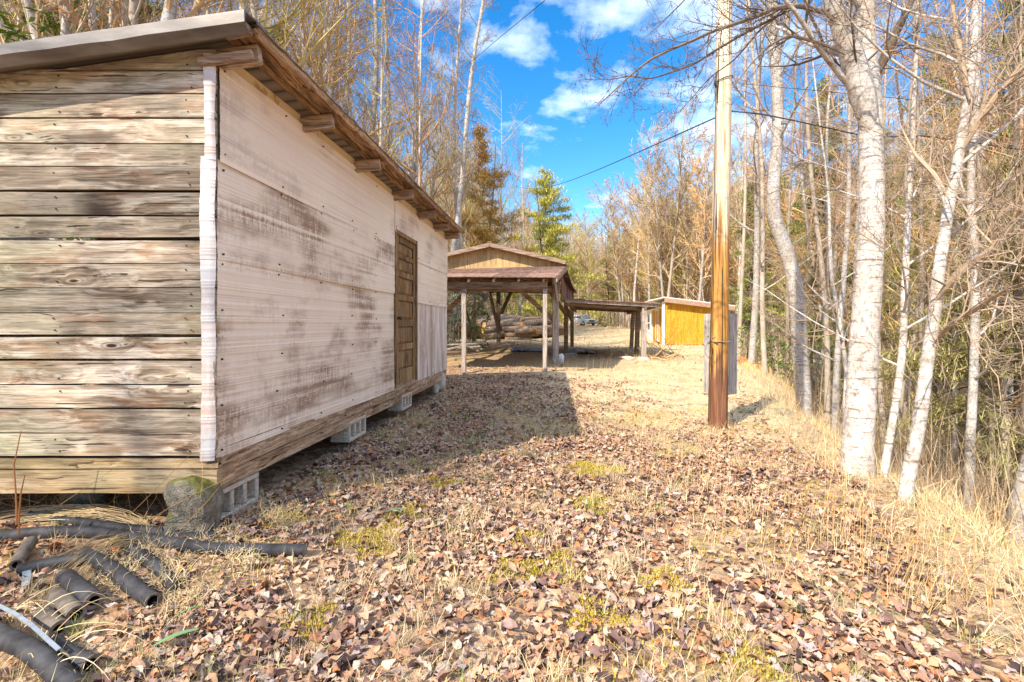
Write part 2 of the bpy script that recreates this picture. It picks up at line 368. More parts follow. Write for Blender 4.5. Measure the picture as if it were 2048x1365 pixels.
# ------------------------------------------------------------------ terrain
BY = np.array([-60, 0, 3, 6, 8.5, 11, 15, 22, 28, 40, 60, 75, 95, 400.])
BZ = np.array([-.3, .0, .05, .02, .08, .15, .10, .12, .02, .25, .75, 1.15, 1.4, 1.4])
LX = np.array([[-60, -7], [0, -7], [9, -6], [20, -3.6], [28, -3.2], [34, -2], [50, 2.2], [75, 6], [100, 8], [400, 8.]])
def xcrest(Y): return 1.35+.36*np.clip(Y, -3, 30)+.05*np.clip(Y-30, 0, 400)
def bumps(X, Y):
    return .022*np.sin(1.9*X+.7*Y)*np.sin(1.3*Y-.6*X)+.012*np.sin(4.7*X-2.1*Y+1)+.010*np.sin(5.3*Y+3.1*X)
def sm(x): x = np.clip(x, 0, 1); return x*x*(3-2*x)
def terrain(X, Y):
    X = np.asarray(X, float); Y = np.asarray(Y, float)
    z = np.interp(Y, BY, BZ)
    t = X-xcrest(Y)+.35*np.sin(Y*.9)*sm((Y-5)/6)
    drop = np.where(t < 0, 0, np.where(t < .6, .55*t*t/.6*1.0, .33*.6/.6+.75*(t-.6)))
    drop = np.where(t < .6, .625*t*t*(t > 0), .225+.75*(t-.6))
    drop = np.minimum(drop, 2.5+.0*t)
    z = z-drop*(1-.0*X)
    z = z+np.clip(t-9.5, 0, 70)*.34*sm((t-9.5)/14)+.25*np.sin(X*.21+Y*.13)*sm((t-9)/10)
    u = np.interp(Y, LX[:, 0], LX[:, 1])-X
    z = z+np.clip(u, 0, 45)*.40*sm(u/3)
    z = z+.32*sm((Y-18)/8)*sm((34-Y)/6)*sm((4-X)/4)            # the raised ground of the log yard
    z = z+.42*np.exp(-((Y-52)/6)**2-((X-9)/4.5)**2)            # dirt heap before the track
    far = np.clip(Y-98-.0*X, 0, 120)
    z = z+far*.26*sm(far/25)
    z = z-.11*sm((X-.9)/1.8)*sm((Y-3)/2.5)*sm((15-Y)/6)
    near = sm((40-np.hypot(X, Y))/15)
    return z+bumps(X, Y)*(.4+.6*near)
def hit(px, py, y0=1.2, y1=160):      # where the sight line through a pixel meets the ground
    Y = np.geomspace(y0, y1, 4000); p = (px-1024)/F*Y; zr = CZ+(650-py)/F*Y
    d = zr-terrain(p, Y); i = int(np.argmax(d < 0))
    return np.array([p[i], Y[i], terrain(p[i], Y[i])])

rad = np.concatenate([[0.02], np.geomspace(.45, 420, 250)])
th = np.linspace(0, 2*math.pi, 321)[:-1]
XX = rad[:, None]*np.sin(th)[None]; YY = rad[:, None]*np.cos(th)[None]
ZZ = terrain(XX, YY)
v = np.stack([XX, YY, ZZ], -1).reshape(-1, 3)
i, j = np.meshgrid(np.arange(len(rad)-1), np.arange(len(th)), indexing='ij')
k_ = len(th); q = np.stack([i*k_+j, i*k_+(j+1) % k_, (i+1)*k_+(j+1) % k_, (i+1)*k_+j], -1).reshape(-1, 4)[:, ::-1]
gm_ = raw_mesh('ground', v, q)
X, Y = v[:, 0], v[:, 1]
dirt = sm((X+3.6)/.8)*sm((3.4+.17*(Y-13)-X)/.8)*sm((Y-11.4)/.9)*sm((22-Y)/3)
dirt = np.maximum(dirt, .8*sm((X+2)/2)*sm((6.5-X)/1.5)*sm((Y-14.5)/1)*sm((23-Y)/2))
dirt = np.maximum(dirt, .9*np.exp(-((Y-52)/6)**2-((X-9)/5)**2))
tt = X-xcrest(Y)
u_ = np.interp(Y, LX[:, 0], LX[:, 1])-X
woods = np.maximum(np.maximum(sm((tt-3.)/2), sm((u_+.5)/2)), sm((Y-85)/15))
field = sm((Y-3.5)/4)*sm((X+.2)/1.6)*(1-woods)
field = np.maximum(field, sm((tt+.2)/.6)*(1-woods))
field = np.maximum(field, sm((Y-22)/5)*(1-woods))
for nm, a in (('dirt', dirt), ('woods', woods), ('field', field)):
    at = gm_.attributes.new(nm, 'FLOAT', 'POINT'); at.data.foreach_set('value', a.astype(np.float32))
gm_.polygons.foreach_set('use_smooth', np.ones(len(q), bool))
m = Mat('leaf_strewn_ground', .95, .1)
def attr(n):
    a = m.n('ShaderNodeAttribute'); a.attribute_name = n; return a.outputs['Fac']
v_ = m.coord((1, 1, 1))
vor = m.n('ShaderNodeTexVoronoi'); vor.inputs['Scale'].default_value = 13; vor.inputs['Randomness'].default_value = 1
dn = m.n('ShaderNodeTexNoise'); dn.inputs['Scale'].default_value = 9; m.l(v_, dn.inputs['Vector'])
va = m.n('ShaderNodeVectorMath', operation='MULTIPLY_ADD'); m.l(dn.outputs['Color'], va.inputs[0]); va.inputs[1].default_value = (.16, .16, .16); m.l(v_, va.inputs[2])
m.l(va.outputs[0], vor.inputs['Vector'])
sepc = m.n('ShaderNodeSeparateColor'); m.l(vor.outputs['Color'], sepc.inputs[0])
leafc = m.ramp(sepc.outputs[0], [(0, (.12, .07, .05)), (.25, (.34, .21, .14)), (.5, (.50, .32, .20)), (.72, (.58, .42, .28)), (.88, (.46, .22, .10)), (1, (.62, .50, .37))])
n1 = m.noise(v_, 1.1, 6, .6); n2 = m.noise(v_, 26, 5, .65); n3 = m.noise(v_, 3.3, 5, .6)
soil = m.ramp(n2, [(.34, (.14, .09, .05)), (.6, (.42, .29, .16))])
base = m.mix(.62, soil, leafc)
strawc = m.ramp(n2, [(.30, (.36, .24, .12)), (.45, (.64, .48, .27)), (.62, (.80, .65, .40))])
red = m.ramp(n3, [(.50, 0.), (.62, 1.)])
strawm = m.mix(m.math('MULTIPLY', red, .55), strawc, leafc)
base = m.mix(m.math('MULTIPLY', attr('field'), m.ramp(n1, [(.30, .5), (.55, 1.)])), base, strawm)
grn = m.ramp(m.noise(v_, 2.1, 4), [(.57, 0.), (.68, .6)])
base = m.mix(m.math('MULTIPLY', grn, .8), base, (.30, .27, .07))
dirtc = m.ramp(m.noise(v_, 7, 6, .6), [(.3, (.40, .27, .14)), (.7, (.56, .40, .22))])
base = m.mix(m.math('MULTIPLY', attr('dirt'), m.ramp(n1, [(.25, .35), (.5, 1.)])), base, dirtc)
wc = m.ramp(m.noise(v_, 1.6, 7, .7), [(.3, (.22, .13, .075)), (.5, (.44, .29, .17)), (.7, (.60, .44, .27))])
base = m.mix(attr('woods'), base, wc)
m.bump(m.math('ADD', n2, vor.outputs['Distance']), .8, .03)
obj('ground', gm_, m.out(base)); tag(bpy.data.objects['ground'], kind='structure')

# ------------------------------------------------------------------ scatter helpers (vectorised)
def in_shed(X, Y, pad=0.):
    return (Y > 2.68-pad) & (Y < 8.3+pad) & (X < -1.66+.0941*(Y-2.7)+pad) & (X > -5.4)
def blades(pos, az, lean, length, width, curve, nseg=3, rg=rng):
    """thin curved ribbons: pos (N,3), azimuth, lean from vertical (rad), length, width, extra bend"""
    N = len(pos); t = np.linspace(0, 1, nseg+1)
    ang = lean[:, None]+curve[:, None]*t[None]
    seg = length[:, None]/nseg
    hx = np.concatenate([np.zeros((N, 1)), np.cumsum(np.sin(ang[:, :-1])*seg, 1)], 1)
    hz = np.concatenate([np.zeros((N, 1)), np.cumsum(np.cos(ang[:, :-1])*seg, 1)], 1)
    cx, sx_ = np.cos(az), np.sin(az)
    c = np.stack([pos[:, 0, None]+hx*cx[:, None], pos[:, 1, None]+hx*sx_[:, None], pos[:, 2, None]+hz], -1)
    wa = az+rg.uniform(.6, 2.5, N)
    wv = np.stack([np.cos(wa), np.sin(wa), np.zeros(N)], -1)
    wd = width[:, None]*(1-.8*t[None]**1.5)/2
    a = c-wv[:, None]*wd[..., None]; b = c+wv[:, None]*wd[..., None]
    v = np.stack([a, b], 2).reshape(N, -1, 3)
    k = 2*(nseg+1); o = (np.arange(N)*k)[:, None]
    q = np.concatenate([np.stack([o[:, 0]+2*s, o[:, 0]+2*s+1, o[:, 0]+2*s+3, o[:, 0]+2*s+2], -1)[:, None] for s in range(nseg)], 1)
    return v.reshape(-1, 3), q.reshape(-1, 4)
def zpos(X, Y): return np.stack([X, Y, terrain(X, Y)], -1)
def vnoise(X, Y, s, seed=0):      # cheap smooth noise 0..1
    a = np.zeros_like(X); r = np.random.default_rng(seed)
    for k in range(5):
        th_ = r.uniform(0, 6.28); f = s*r.uniform(.6, 1.9)
        a += np.sin(f*(X*math.cos(th_)+Y*math.sin(th_))+r.uniform(0, 6.28)+1.3*np.sin(f*.7*(Y*math.cos(th_)-X*math.sin(th_))))
    return .5+a/8
def frustum(N, y0, y1, power, margin=1.12, rg=rng):      # points over the ground the camera sees
    Y = (y0**power+(y1**power-y0**power)*rg.random(N))**(1/power); X = rg.uniform(-1.06*margin, 1.06*margin, N)*Y
    return X, Y


PIPES = [([(-90, 1078), (0, 1082), (90, 1076), (180, 1076), (260, 1086), (330, 1096), (400, 1106), (480, 1112), (560, 1112), (612, 1112)], .034),
    ([(60, 1040), (150, 1052), (230, 1064), (300, 1072), (360, 1082), (430, 1084)], .028), ([(262, 1110), (290, 1128), (318, 1150), (352, 1188)], .030),
    ([(62, 1102), (46, 1122), (34, 1142)], .033), ([(40, 1152), (100, 1142), (165, 1130)], .031), ([(172, 1128), (225, 1162), (262, 1190), (305, 1216)], .035),
    ([(130, 1178), (160, 1204), (195, 1236)], .042), ([(112, 1208), (132, 1228), (160, 1262)], .042), ([(85, 1246), (100, 1262), (128, 1292)], .04),
    ([(-60, 1262), (0, 1300), (60, 1330), (110, 1365), (150, 1400)], .042), ([(108, 1308), (140, 1330), (190, 1358)], .036)]
MOSS = [(740, 1082, .17), (1110, 1135, .13), (1195, 940, .20), (430, 975, .16), (1020, 1150, .10), (620, 1248, .10), (1180, 1010, .14), (1050, 1078, .10), (560, 1040, .12), (1190, 1235, .11), (820, 1030, .13), (1500, 1330, .08), (1330, 1165, .10), (880, 970, .14)]
def mossspot(X, Y):      # distance to the nearest moss patch in units of its radius
    d = np.full(X.shape, 9.)
    for (px, py, r) in MOSS:
        h = hit(px, py); a = np.arctan2(Y-h[1], X-h[0]); d = np.minimum(d, np.hypot(X-h[0], Y-h[1])/(r*(1+.35*np.sin(3*a+px)+.2*np.sin(7*a))))
    return d
def near_pipe(X, Y):
    d = np.full(X.shape, 9.)
    for pix, r in PIPES:
        q = [hit(*p)[:2] for p in pix]
        for a, b in zip(q[:-1], q[1:]):
            ab = b-a; t = np.clip(((X-a[0])*ab[0]+(Y-a[1])*ab[1])/(ab@ab), 0, 1)
            d = np.minimum(d, np.hypot(X-a[0]-t*ab[0], Y-a[1]-t*ab[1])-r)
    return d
# fallen leaves
LT = []
def leaf_template(kind, rg):
    if kind == 0:      # lobed
        r = [1, .66, .92, .62, .8, .6, .5, .6, .8, .62, .92, .66]; r = np.array(r)*rg.uniform(.72, 1.22, 12)
        a = np.linspace(0, 2*math.pi, 13)[:-1]; x = r*np.cos(a)*.62; y = r*np.sin(a)*.55
    else:
        a = np.linspace(0, 2*math.pi, 13)[:-1]; x = np.cos(a)*.68; y = np.sin(a)*(.24+.14*rg.random())*(1-.25*np.cos(a))*1.15
        x = x*(1+.05*rg.standard_normal(12)); y = y*(1+.12*rg.standard_normal(12))
    cx = rg.uniform(.3, 2.2)*(1.9 if kind else 1); cy = rg.uniform(-.4, 1.1)
    z = cx*y*y*1.1+cy*x*x*.5+.10*rg.standard_normal(12)
    v = np.concatenate([[[0, 0, -.02]], np.stack([x, y, z], -1)])
    return v
for i in range(28): LT.append(leaf_template(0 if i % 2 else 1, np.random.default_rng(i)))
LT = np.array(LT)
leaf_tri = np.array([(0, i, i % 12+1) for i in range(1, 13)])
def leaves(pos, size, tilt, rg):
    N = len(pos); T = LT[rg.integers(0, len(LT), N)]*size[:, None, None]/1.2
    T[:, :, 2] *= rg.choice([-1, 1], N)[:, None]
    az = rg.uniform(0, 2*math.pi, N); ti = tilt*rg.standard_normal(N); ta = rg.uniform(0, 2*math.pi, N)
    c, s = np.cos(az), np.sin(az)
    x = T[..., 0]*c[:, None]-T[..., 1]*s[:, None]; y = T[..., 0]*s[:, None]+T[..., 1]*c[:, None]; z = T[..., 2]
    kx, ky = np.cos(ta), np.sin(ta)
    al = x*kx[:, None]+y*ky[:, None]; ac = -x*ky[:, None]+y*kx[:, None]
    al2 = al*np.cos(ti)[:, None]-z*np.sin(ti)[:, None]; z2 = al*np.sin(ti)[:, None]+z*np.cos(ti)[:, None]
    x = al2*kx[:, None]-ac*ky[:, None]; y = al2*ky[:, None]+ac*kx[:, None]
    v = np.stack([x, y, z2], -1)+pos[:, None]
    f = (leaf_tri[None]+(np.arange(N)*13)[:, None, None]).reshape(-1, 3)
    return v.reshape(-1, 3), f
def leafset(N, y0, y1, pw, s0, s1, seed, dens=None, lift=.02):
    rg = np.random.default_rng(seed); X, Y = frustum(N, y0, y1, pw, 1.15, rg)
    t = X-xcrest(Y)
    ok = ~in_shed(X, Y, -.1) & (t < 1.0)
    D = np.clip((X+3.4)/.3, 0, 1)*np.clip((3.3+.17*(Y-13)-X)/.3, 0, 1)*np.clip((Y-11.6)/.6, 0, 1)*np.clip((22-Y)/1, 0, 1)
    ok &= rg.random(N) > .93*D
    fld = sm((Y-4)/4)*sm((X-.3)/1.6)
    nn = vnoise(X, Y, 1.6, 5)
    ok &= rg.random(N) > fld*(.62+.34*(nn > .45))
    mossy = vnoise(X, Y, 2.6, 9); ms_ = mossspot(X, Y); ok &= ~(rg.random(N) < .62*(ms_ < 1))
    ok &= ~((mossy > .70) & (rg.random(N) < .7)); ok &= ~((near_pipe(X, Y) < .022) & (rg.random(N) < .88)); thin = vnoise(X, Y, 3.1, 15); ok &= ~((thin > .55) & (rg.random(N) < .62))
    ok &= rg.random(N) > .97*sm((t+.5)/.5)
    X, Y = X[ok], Y[ok]; p = zpos(X, Y); p[:, 2] += rg.uniform(.004, lift*2, len(X))
    return leaves(p, rg.uniform(s0, s1, len(X))*rg.choice([.7, 1, 1.15], len(X)), .34, rg)
parts = [leafset(62000, 1.15, 4.8, 1.5, .022, .056, 1, lift=.014), leafset(80000, 4.4, 10, 1.6, .028, .056, 2, lift=.014), leafset(26000, 9.5, 24, 1.3, .04, .075, 3)]
vs, fs, o = [], [], 0
for v, f in parts: vs.append(v); fs.append(f+o); o += len(v)
lm = raw_mesh('leaf_litter', np.concatenate(vs), np.concatenate(fs))
lo = obj('leaf_litter', lm, MT['leaf'])
tag(lo, 'fallen brown and tan leaves covering the turf', 'leaves', kind='stuff')

# dry grass, green grass, moss
def batch(name, mat, sets, label, cat):
    vs, qs, o = [], [], 0
    for v, q in sets: vs.append(v); qs.append(q+o); o += len(v)
    ob = obj(name, raw_mesh(name, np.concatenate(vs), np.concatenate(qs)), mat)
    return tag(ob, label, cat, kind='stuff')
def grassset(N, y0, y1, pw, l0, l1, w0, seed, mask, lean=.9, curve=.9, clump=0):
    rg = np.random.default_rng(seed); X, Y = frustum(N, y0, y1, pw, 1.15, rg)
    if clump:
        n = max(1, N//clump); cxs, cys = frustum(n, y0, y1, pw, 1.15, rg); cs = rg.uniform(.3, 1.5, n)
        id_ = rg.integers(0, n, N); X = cxs[id_]+rg.standard_normal(N)*.055*cs[id_]; Y = cys[id_]+rg.standard_normal(N)*.055*cs[id_]
    ok = ~in_shed(X, Y, -.05) & mask(X, Y, rg)
    X, Y = X[ok], Y[ok]; n = len(X)
    ln = rg.uniform(l0, l1, n)
    return blades(zpos(X, Y), rg.uniform(0, 6.28, n), np.abs(rg.standard_normal(n))*lean, ln, w0*rg.uniform(.6, 1.5, n)*np.maximum(1, Y/7), rg.uniform(-.2, curve, n)*1.2, 3, rg)
nodirt = lambda X, Y, rg: ~((X > -3.3) & (X < 3.2+.17*(Y-13)) & (Y > 11.9) & (Y < 21.5) & (rg.random(len(X)) > .06))
def fieldmask(X, Y, rg):
    t = X-xcrest(Y); p = .18+.75*sm((Y-4)/4)*sm((X-.2)/1.5)+.9*sm((t+.5)/.6)+.5*sm((Y-20)/4)
    p *= .35+.9*vnoise(X, Y, 1.3, 3); u = np.interp(Y, LX[:, 0], LX[:, 1])-X
    return (rg.random(len(X)) < p) & nodirt(X, Y, rg) & (u < 0) & (t < 4)
def bankmask(X, Y, rg):
    t = X-xcrest(Y); return (t > -.25) & (t < 3.6)
clumpm = lambda X, Y, rg: nodirt(X, Y, rg) & (X-xcrest(Y) < .5)
batch('dry_grass', MT['straw'], [
    grassset(38000, 1.2, 6, 1.6, .04, .13, .0024, 21, lambda X, Y, rg: (vnoise(X, Y, 2.2, 4) > .46) & (near_pipe(X, Y) > .01), 1.5),
    grassset(30000, 1.2, 7, 1.6, .04, .13, .0024, 22, clumpm, 1.0, 1.6, clump=80),
    grassset(60000, 4, 14, 1.5, .05, .15, .0030, 23, fieldmask, 1.15),
    grassset(50000, 13, 45, 1.2, .07, .20, .0045, 24, fieldmask, 1.1), grassset(36000, 40, 86, 1.2, .12, .30, .0040, 26, fieldmask, 1.1),
    grassset(70000, 1.6, 16, 1.3, .08, .28, .0040, 25, bankmask, 1.3, 1.3)],
    'matted dry straw coloured grass between the leaves', 'grass')
batch('green_grass', MT['grass'], [
    grassset(17000, 1.2, 8, 1.6, .03, .09, .0022, 31, clumpm, .7, .8, clump=70),
    grassset(9000, 5, 14, 1.6, .04, .09, .003, 32, lambda X, Y, rg: (vnoise(X, Y, 1.4, 6) > .55) & (X < 1.6) & nodirt(X, Y, rg), .8)],
    'short tufts of green grass growing through the leaf litter', 'grass')
def mossmask(X, Y, rg): return vnoise(X, Y, 2.6, 9) > .70
def moss_blades():
    rg = np.random.default_rng(43); xs, ys = [], []
    for (px, py, r) in MOSS:
        h = hit(px, py); n = int(120000*r*r); a = rg.uniform(0, 6.28, n); q = r*1.3*np.sqrt(rg.random(n)); xs.append(h[0]+q*np.cos(a)); ys.append(h[1]+q*np.sin(a))
    X, Y = np.concatenate(xs), np.concatenate(ys); k = (mossspot(X, Y) < 1.05) & ~in_shed(X, Y, -.05); X, Y = X[k], Y[k]; n = len(X); p = zpos(X, Y); p[:, 2] += .008+.012*np.clip(1-mossspot(X, Y), 0, 1)
    return blades(p, rg.uniform(0, 6.28, n), np.abs(rg.standard_normal(n))*.8, rg.uniform(.006, .016, n), rg.uniform(.004, .008, n), rg.uniform(0, .8, n), 2, rg)
batch('yellow_moss', MT['moss'], [moss_blades(), grassset(70000, 1.2, 7.5, 1.6, .010, .026, .008, 41, mossmask, .7, .4)], 'patches of yellow green moss showing between the leaves', 'moss')
# tall weed stems
def stems(cx, cy, sx, sy, N, l0, l1, seed, lean=.16, w=.004):
    rg = np.random.default_rng(seed); X = cx+rg.standard_normal(N)*sx; Y = cy+rg.standard_normal(N)*sy
    return blades(zpos(X, Y), rg.uniform(-.5, 1.0, N), np.abs(rg.standard_normal(N))*lean*1.6, rg.uniform(l0*.5, l1, N), w*.6*rg.uniform(.6, 1.4, N), rg.uniform(-.1, .35, N), 4, rg)
ss = [stems(*hit(1360, 960)[:2], .22, .45, 200, .08, .34, 51), stems(*hit(1500, 900)[:2], .5, .5, 200, .06, .30, 52),
      stems(*hit(1760, 1150)[:2], .10, .14, 38, .25, .60, 53), stems(*hit(1850, 1200)[:2], .16, .12, 44, .2, .62, 54, .22),
      stems(*hit(1960, 1220)[:2], .14, .14, 50, .2, .6, 55, .25), stems(*hit(1620, 1050)[:2], .3, .3, 120, .12, .38, 56),
      stems(*hit(1240, 840)[:2], .5, .9, 160, .12, .35, 57), stems(*hit(1320, 760)[:2], 1.2, 1.6, 220, .2, .5, 58, w=.006)]
rg = np.random.default_rng(59)
Yb = rg.uniform(2, 14, 900); Xb = xcrest(Yb)+rg.uniform(.1, 3.0, 900)
ss.append(blades(zpos(Xb, Yb), rg.uniform(0, 6.28, 900), np.abs(rg.standard_normal(900))*.6, rg.uniform(.2, .9, 900), .0032*rg.uniform(.6, 1.6, 900), rg.uniform(0, 1.2, 900), 5, rg))
batch('weed_stems', MT['stem'], ss, 'tall thin dry weed stems standing along the bank', 'weeds')
# tangled brush on the bank bottom and in the woods
bs = []
def brush(N, xr, yr, l0, l1, w, seed, cond=None, lean=.55, curve=1.3):
    rg = np.random.default_rng(seed); X = rg.uniform(*xr, N); Y = rg.uniform(*yr, N)
    if cond is not None: ok = cond(X, Y); X, Y = X[ok], Y[ok]
    n = len(X)
    return blades(zpos(X, Y), rg.uniform(0, 6.28, n), np.abs(rg.standard_normal(n))*lean, rg.uniform(l0, l1, n), w*rg.uniform(.5, 1.6, n), rg.uniform(-.2, curve, n), 5, rg)
tb = lambda a, b: (lambda X, Y: (X-xcrest(Y) > a) & (X-xcrest(Y) < b) & (np.abs(X) < 1.25*Y))
bs.append(brush(9000, (3, 18), (3.5, 16), .5, 2.2, .008, 61, tb(1.6, 9)))
bs.append(brush(12000, (4, 45), (8, 42), 1.0, 4.0, .018, 62, tb(3.5, 30)))
bs.append(brush(12000, (10, 90), (30, 90), 1.5, 6.0, .04, 63, tb(2.5, 60)))
lb = lambda X, Y: (np.interp(Y, LX[:, 0], LX[:, 1])-X > 0.3)
bs.append(brush(5000, (-30, -3), (9, 30), .5, 2.6, .014, 64, lambda X, Y: lb(X, Y) & (np.abs(X) < 1.2*Y)))
bs.append(brush(9000, (-32, 6), (27, 75), 1.0, 4.0, .03, 65, lambda X, Y: lb(X, Y) & (np.abs(X) < 1.2*Y)))
bs.append(brush(14000, (-40, 80), (80, 150), 1.5, 8.0, .07, 66, lambda X, Y: (np.abs(X) < 1.15*Y)))
bt = batch('undergrowth', MT['brush'], bs, 'tangle of bare tan brush and saplings filling the woods', 'undergrowth')
# ------------------------------------------------------------------ the near shed
CX, CY = -1.659, 2.7
U = np.array((.0937, .9956, 0)); Nn = np.array((.9956, -.0937, 0))
def S(s, z, o=0.): return np.array((CX, CY, 0))+U*s+Nn*o+np.array((0, 0, z+CZ))      # z relative to eye height
def sY(Y): return (Y-CY)/.9956
LEN = sY(8.33); XL = -5.3
shed = empty('storage_shed', (-3.4, 5.4, .25), 'long weathered shed of grey planks and stained cream siding on concrete blocks', 'shed')
def rz(x): return 1.585+(x+1.40)*.143      # roof underside, relative height, at x beside the front corner
# front planks
g = G(); rg = np.random.default_rng(5)
zb = 1.53
tops = [1.545, 1.418]+[1.418-.1347*i for i in range(1, 17)]
tops[-1] = -.735
for i in range(len(tops)-1):
    t_, b_ = tops[i]-.0055, tops[i+1]+.0035
    n = 40; xs = np.linspace(XL, CX+.005, n)
    yo = rg.uniform(-.004, .004)
    top = np.full(n, t_)+.0022*np.cumsum(rg.standard_normal(n))*.35; bot = np.full(n, b_)+.0022*np.cumsum(rg.standard_normal(n))*.3
    if i == 0: top = np.minimum(top, rz(xs)-.004); bot = bot
    bow = yo+.003*np.sin(xs*2+i)
    vv = []
    for a in range(n):
        y = CY-.012+bow[a]
        vv += [(xs[a], y, CZ+bot[a]), (xs[a], y-.001, CZ+top[a]), (xs[a], y+.028, CZ+top[a]-.001), (xs[a], y+.028, CZ+bot[a])]
    ff = []
    for a in range(n-1):
        o = a*4
        for j in range(4): ff.append((o+j, o+4+j, o+4+(j+1) % 4, o+(j+1) % 4))
    ff += [(3, 2, 1, 0), ((n-1)*4, (n-1)*4+1, (n-1)*4+2, (n-1)*4+3)]
    g.add(vv, ff)
RUST = plain('rusty_nail', (.06, .04, .03), .7)
for i in range(len(tops)-1):
    for xk in (-1.80, -2.53):
        for dz in (.035, .10):
            if rg.random() < .6:
                p = np.array((xk+rg.uniform(-.02, .02), CY-.017, CZ+tops[i]-dz)); g.tube([p+(0, .004, 0), p-(0, .001, 0)], .0045, 6, m=1)
obj('plank_wall', g, [MT['plank'], RUST], shed)
# rotten sill board and bottom board
g = G(); n = 60; xs = np.linspace(XL, CX+.02, n)
def slab(zt, zb, y0, y1, jt, jb):
    top = zt+jt*np.cumsum(rg.standard_normal(n))*.3; bot = zb+jb*np.cumsum(rg.standard_normal(n))*.3
    vv = []; ff = []
    for a in range(n): vv += [(xs[a], y0, CZ+bot[a]), (xs[a], y0, CZ+top[a]), (xs[a], y1, CZ+top[a]), (xs[a], y1, CZ+bot[a])]
    for a in range(n-1):
        o = a*4
        for j in range(4): ff.append((o+j, o+4+j, o+4+(j+1) % 4, o+(j+1) % 4))
    ff += [(3, 2, 1, 0), ((n-1)*4, (n-1)*4+1, (n-1)*4+2, (n-1)*4+3)]
    g.add(vv, ff)
slab(-.745, -.778, CY+.0, CY+.03, .004, .003); slab(-.783, -.806, CY-.006, CY+.025, .003, .002); slab(-.811, -.935, CY-.016, CY+.03, .0015, .002)
MT['sill'] = wood('rotten_sill', (.14, .07, .03), (.42, .29, .15), (.54, .42, .27), 'X', 18, tint=(.40, .28, .16), streak=.9, var=.3, grn=(.33, .29, .14))
obj('sill_board', g, MT['sill'], shed)
# corrugated siding: horizontal ribs, gently dented, wrapped round the corner
def ribs(z):
    u = (z*1.0) % .187
    o = 0.
    for c in (.02, .036, .052): o += .0035*math.exp(-((u-c)/.0045)**2)
    o += .0022*math.exp(-((u-.12)/.01)**2)
    return o
def sheet(s0, s1, z0, z1, out, seed, z1b=None, vertical=False, dent=.006):
    g = G(); r = np.random.default_rng(seed)
    ns = max(6, int((s1-s0)/.12)); dz = .0055 if not vertical else .05
    nz_ = int((z1-z0)/dz)+1
    if vertical: ns = int((s1-s0)/.018)
    ss_ = np.linspace(s0, s1, ns); ph = r.uniform(0, 6, 4)
    vv = []
    for a, s in enumerate(ss_):
        zt = z1+(0 if z1b is None else (z1b-z1)*(s-s0)/(s1-s0))
        zz = np.linspace(z0+.006*math.sin(s*1.7+ph[0]), zt+.004*math.sin(s*2.3+ph[1]), nz_)
        for z in zz:
            d = dent*math.sin(s*1.3+ph[2]+z)*math.sin(z*2.2+ph[3])+out
            e = (1-min(1, (z-zz[0])/.04)); d += .006*e*max(0, math.sin(s*3.1+ph[0]))
            d += ribs(z) if not vertical else .006*math.sin(s*2*math.pi/.075)
            vv.append(S(s, z, d))
    ff = [(a*nz_+b, (a+1)*nz_+b, (a+1)*nz_+b+1, a*nz_+b+1) for a in range(ns-1) for b in range(nz_-1)]
    g.add(vv, ff)
    if not vertical:
        for z in (z0+.045, z1-.04)+(((z0+z1)/2, z0+.3, z1-.3) if z1-z0 > .8 else ()):
            for s in np.arange(s0+.04, s1-.03, .58):
                if r.random() < .8: p = S(s+r.uniform(-.05, .05)*(s > s0+.1), z+r.uniform(-.012, .012), out); g.tube([p, p+Nn*.009], .006, 6, m=1)
    return g
dn, df = sY(5.66), sY(6.54)
obj('siding_sheet', sheet(.01, dn-.012, .915, 1.485, .017, 1, 1.49), [MT['siding_clean'], RUST], shed, True, label='top cream siding sheet, cleaner than the rest')
obj('siding_sheet', sheet(.01, dn-.008, .363, .925, .010, 2, .935), [MT['siding'], RUST], shed, True, label='middle cream siding sheet with dark grime')
obj('siding_sheet', sheet(.01, dn-.012, -.755, .373, .002, 3, .39), [MT['siding'], RUST], shed, True, label='tall bottom cream siding sheet with brown grime')
obj('siding_sheet', sheet(dn-.03, df+.02, 1.10, 1.47, .020, 4), [MT['siding_clean'], RUST], shed, True, label='narrow siding piece above the door')
obj('siding_sheet', sheet(df+.03, LEN, .86, 1.46, .013, 5), [MT['siding_clean'], RUST], shed, True)
obj('siding_sheet', sheet(df+.03, LEN, .30, .87, .008, 6), [MT['siding_clean'], RUST], shed, True)
obj('siding_sheet', sheet(df+.02, LEN+.01, -.76, .31, .004, 7, vertical=True), [MT['fibre'], RUST], shed, True, label='translucent stained fibreglass sheet with upright ribs')
# the sheets are bent round the corner onto the planks
def wrap(z0, z1, w_, out, seed):
    g = G(); r = np.random.default_rng(seed); nz_ = int((z1-z0)/.0055); vv = []; nx = 6
    edge = np.cumsum(r.standard_normal(nz_))*.0004; edge -= np.linspace(0, edge[-1], nz_)
    for b, z in enumerate(np.linspace(z0, z1, nz_)):
        c = .002*math.sin(z*9+seed)+.0012*math.sin(z*23)
        for a in range(nx):
            f_ = a/(nx-1); x = CX+.010-f_*(w_+edge[b]*(1 if a == nx-1 else .3)+c*f_)+.004*math.sin(z*14+seed)*(1-f_)
            y = CY-.024+(.012*(1-f_)**6)-ribs(z)*1.2-out+.004*f_*math.sin(z*7+seed)
            vv.append((x+out*.5, y, CZ+z))
    ff = [(b*nx+a+1, b*nx+a, (b+1)*nx+a, (b+1)*nx+a+1) for b in range(nz_-1) for a in range(nx-1)]
    return g.add(vv, ff)
obj('siding_return', wrap(.915, 1.50, .055, .004, 1), MT['siding_edge'], shed, True)
obj('siding_return', wrap(.363, .935, .077, .002, 2), MT['siding_edge'], shed, True)
